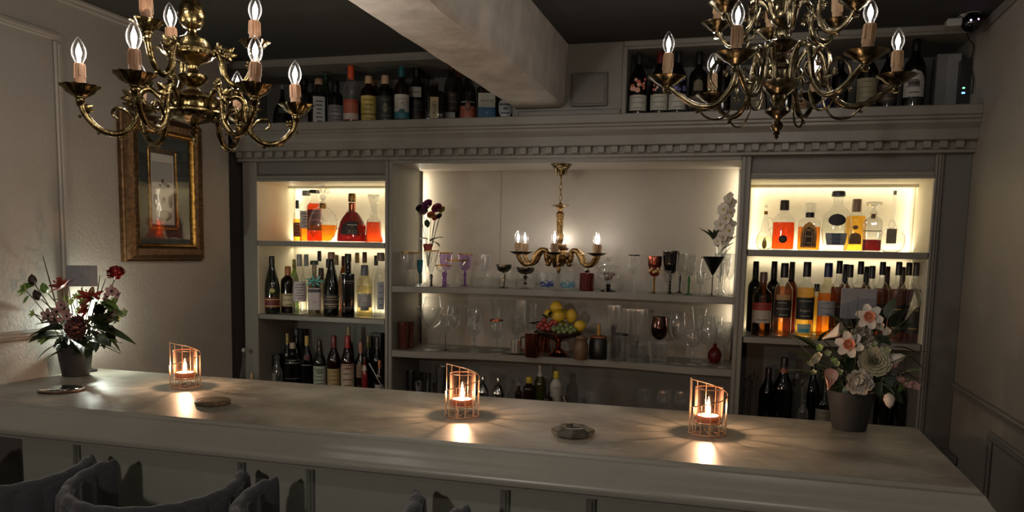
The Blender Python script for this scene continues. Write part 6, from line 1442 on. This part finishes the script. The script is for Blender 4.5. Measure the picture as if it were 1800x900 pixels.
c = onZ(108, 687, BZ); t = thing('mirror_coaster', (c.x, c.y, BZ+.0006), 'round mirror-topped coaster with rosy rim at the far left of the counter', 'coaster')
MB().lathe([(0, 0), (.064, 0), (.070, .004), (.070, .006), (.066, .008), (0, .008)], 40).build('disc', pm('rosy_metal', '8c6a60', .3, 1, var=.1), t)
MB().lathe([(.0, .0081), (.064, .0081), (.063, .0086), (0, .0086)], 40).build('mirror', pm('mirror', 'c8c4bc', .04, 1), t)
c = onZ(374, 710, BZ); t = thing('wooden_coaster', (c.x, c.y, BZ+.0006), 'round brown wooden coaster right of the left candle holder', 'coaster')
MB().lathe([(0, 0), (.050, 0), (.053, .003), (.053, .010), (.050, .013), (.045, .0125), (0, .0125)], 40).build('disc', pm('coaster_wood', '5c4a34', .45, bump=.2, scale=12, col2='3a2c1e', stretch=(1, 9, 1)), t)
MB().lathe([(.0, .0126), (.040, .0126), (.039, .0134), (0, .0134)], 40).build('inlay', pm('coaster_wood2', '6c5a40', .4, bump=.2, scale=12, col2='4a3a28', stretch=(8, 1, 1)), t)
c = onZ(1007, 765, BZ); t = thing('crystal_ashtray', (c.x, c.y, BZ+.0006), 'eight-sided smoky crystal ashtray between the middle and right candles', 'ashtray', None, .2)
MB().lathe([(0, 0), (.050, 0), (.057, .004), (.059, .013), (.055, .018), (.040, .024), (.030, .0245), (.024, .018), (0, .016)], 8).build('body', pm('smoky_crystal', '5a5854', .08, .6, col2='8c8880', scale=30, spec=.8), t, ang=10)

# ================================================================ PICTURE ON THE LEFT WALL
PF = thing('framed_picture', (XL, 2.94, 1.463), 'wide ribbed gilt frame with dark green mount and small pale print on the left wall', 'picture')
M_GILT = pm('dull_gilt', '6c5032', .42, .7, bump=.2, scale=60, col2='4c3620'); M_GILT2 = pm('bright_gilt', 'a8803c', .3, .9, bump=.1, scale=60, col2='6a4c20')
y0, y1, z0, z1 = -.243, .243, 0, .606
def member(mb, prof, a, b, s0, s1, horiz):
    """moulding profile (t across from outer edge, d off the wall), mitred ends"""
    n = len(prof); vs = []
    for end in (0, 1):
        for t_, d in prof:
            if horiz: vs.append((d, (y0+t_ if end == 0 else y1-t_), (z1-t_ if s0 else z0+t_)))
            else: vs.append((d, (y1-t_ if s0 else y0+t_), (z0+t_ if end == 0 else z1-t_)))
    fs = [(i, i+1, n+i+1, n+i) for i in range(n-1)]
    mb.add(vs, fs)
FP = [(0, .001), (0, .018), (.004, .024), (.008, .022), (.014, .040), (.030, .050), (.050, .048), (.064, .034), (.068, .030)]
for s0 in (0, 1):
    for hz_ in (0, 1):
        mb = MB(); member(mb, FP, 0, 0, s0, 0, hz_); mb.build('frame_member', M_GILT, PF, ang=30)
        mb = MB(); member(mb, [(.064, .034), (.066, .040), (.071, .038), (.076, .030), (.078, .018)], 0, 0, s0, 0, hz_); mb.build('inner_bead', M_GILT2, PF, ang=30)
        if True:
            mb = MB(); L = (y1-y0 if hz_ else z1-z0)-.10; k = 0; q = .05
            while q < .05+L:
                if hz_: a, b = (y0+q, 0), (z1 if s0 else z0, -1 if s0 else 1)
                if hz_: mb.tube([(.026, y0+q, b[0]+b[1]*.012), (.051, y0+q, b[0]+b[1]*.032), (.048, y0+q, b[0]+b[1]*.054)], .0022, 4)
                else:
                    yy, sg = (y1, -1) if s0 else (y0, 1)
                    mb.tube([(.026, yy+sg*.012, z0+q), (.051, yy+sg*.032, z0+q), (.048, yy+sg*.054, z0+q)], .0022, 4)
                q += .0075
            o = mb.build('ribs', M_GILT, PF); o['kind'] = 'stuff'
MB().box(.010, .014, y0+.07, y1-.07, z0+.07, z1-.07).build('mount', pm('dark_green_mount', '24302c', .7, var=.1), PF)
iy0, iy1, iz0, iz1 = -.095, .085, .135, .475
mb = MB()
for a, b, c_, d in ((iy0, iy1, iz1-.012, iz1), (iy0, iy1, iz0, iz0+.012), (iy0, iy0+.012, iz0, iz1), (iy1-.012, iy1, iz0, iz1)): mb.bbox(.014, .022, a, b, c_, d, b=.002)
for a, b, c_, d in ((iy0+.012, iy1-.012, iz1-.022, iz1-.012), (iy0+.012, iy1-.012, iz0+.012, iz0+.022), (iy0+.012, iy0+.02, iz0+.012, iz1-.012), (iy1-.02, iy1-.012, iz0+.012, iz1-.012)): mb.bbox(.014, .018, a, b, c_, d, b=.001, mi=1)
mb.build('inner_frame', [M_GILT2, pm('fillet_brown', '4a3428', .5)], PF)
MB().box(.014, .0155, iy0+.02, iy1-.02, iz0+.022, iz1-.022).build('print_sheet', pm('print_paper', 'd4d0c8', .7, var=.05), PF)
mb = MB(); X = .0157
mb.box(.0155, X, iy0+.026, iy1-.026, iz0+.20, iz0+.285, mi=0)
for (yy, zz_, r_, sz) in ((.01, .195, .014, .8), (.028, .188, .012, .6), (-.004, .205, .008, 1.4), (-.02, .188, .010, .5), (0, .125, .012, 1), (-.05, .12, .014, 2.2), (.04, .12, .012, 2.4), (.0, .06, .05, .45)):
    mb.ball((X, yy, iz0+zz_), r_, mi=1 if r_ < .013 else 2, seg=10, rings=6, sc=(.02, 1, sz))
mb.build('printed_figures', [paint('a8a6a0'), paint('302e2c'), paint('8c8a84')], PF)
MB().box(.0235, .0245, y0+.066, y1-.066, z0+.066, z1-.066).build('glazing', glass('picture_glass', (.97, .97, .97), 1.5), PF)

# ================================================================ BAR STOOLS
def stool(x, y, rz, label):
    t = thing('bar_stool', (x, y, 0), label, 'stool', 'velvet bar stools', rz)
    R, T = .220, .024; zb, n = .66, 13                              # opening faces +y (the counter)
    half = math.radians(118)
    def topz(a): return .895+.035*(abs(a)/half)**2.2
    def pos(a, rr): return (rr*math.sin(a), -rr*.92*math.cos(a))
    inner = MB(); vs = []; fs = []; N = n*6
    for i in range(N+1):                                          # channel-tufted shell, outer and inner skins
        a = -half+2*half*i/N; puff = .014*abs(math.sin(PI*i/6)); zt = topz(a)
        ro, ri = R+T*.5+puff, R-T*.5-puff*.6
        for rr, z_ in ((ro-.012, zb), (ro, zb+.03), (ro+.004, (zb+zt)/2), (ro, zt-.030), (ro-.002, zt-.012), (R+.004, zt), (R-.004, zt), (ri+.002, zt-.012), (ri, zt-.03), (ri, zb+.03), (ri+.01, zb)):
            px_, py_ = pos(a, rr); vs.append((px_, py_, z_))
    m_ = 11
    for i in range(N):
        for k in range(m_): l = (k+1) % m_; fs.append((i*m_+k, (i+1)*m_+k, (i+1)*m_+l, i*m_+l))
    fs += [tuple(range(m_)), tuple(N*m_+k for k in range(m_))[::-1]]
    MB().add(vs, fs).build('backrest', M_VELVET, t, ang=50)
    rl_ = MB(); pts = []; rad = []
    for i in range(N+1):
        a = -half+2*half*i/N; px_, py_ = pos(a, R); pts.append((px_, py_, topz(a)-.012)); rad.append((.016+.003*abs(math.sin(PI*i/6)))*(1 if 2 < i < N-2 else .72))
    rl_.tube(pts, rad, 12); rl_.build('top_roll', M_VELVET, t, ang=60)
    MB().lathe([(0, .60), (.165, .60), (.178, .61), (.182, .65), (.175, .675), (.14, .69), (0, .69)], 32).build('seat', M_VELVET, t)
    mb_ = pm('stool_leg_metal', '1c1a18', .4, .8, var=.1)
    for k in range(4):
        a = PI/4+k*PI/2; MB().tube([(.13*math.cos(a), .13*math.sin(a), .605), (.20*math.cos(a), .20*math.sin(a), .001)], [.012, .009], 10).build('leg', mb_, t)
    MB().tube([((.17)*math.cos(2*PI*k/24), (.17)*math.sin(2*PI*k/24), .23) for k in range(24)], .008, 8, closed=True).build('foot_ring', mb_, t)
stool(-1.975, 1.745, .05, 'dark velvet channel-backed bar stool at the far left corner')
stool(-1.480, 1.755, .10, 'dark velvet bar stool with its whole curved back in view, second from the left')
stool(-.965, 1.745, .05, 'dark velvet bar stool third from the left, mostly below the frame')
stool(-.415, 1.68, .0, 'dark velvet bar stool fourth from the left, only its tip showing')
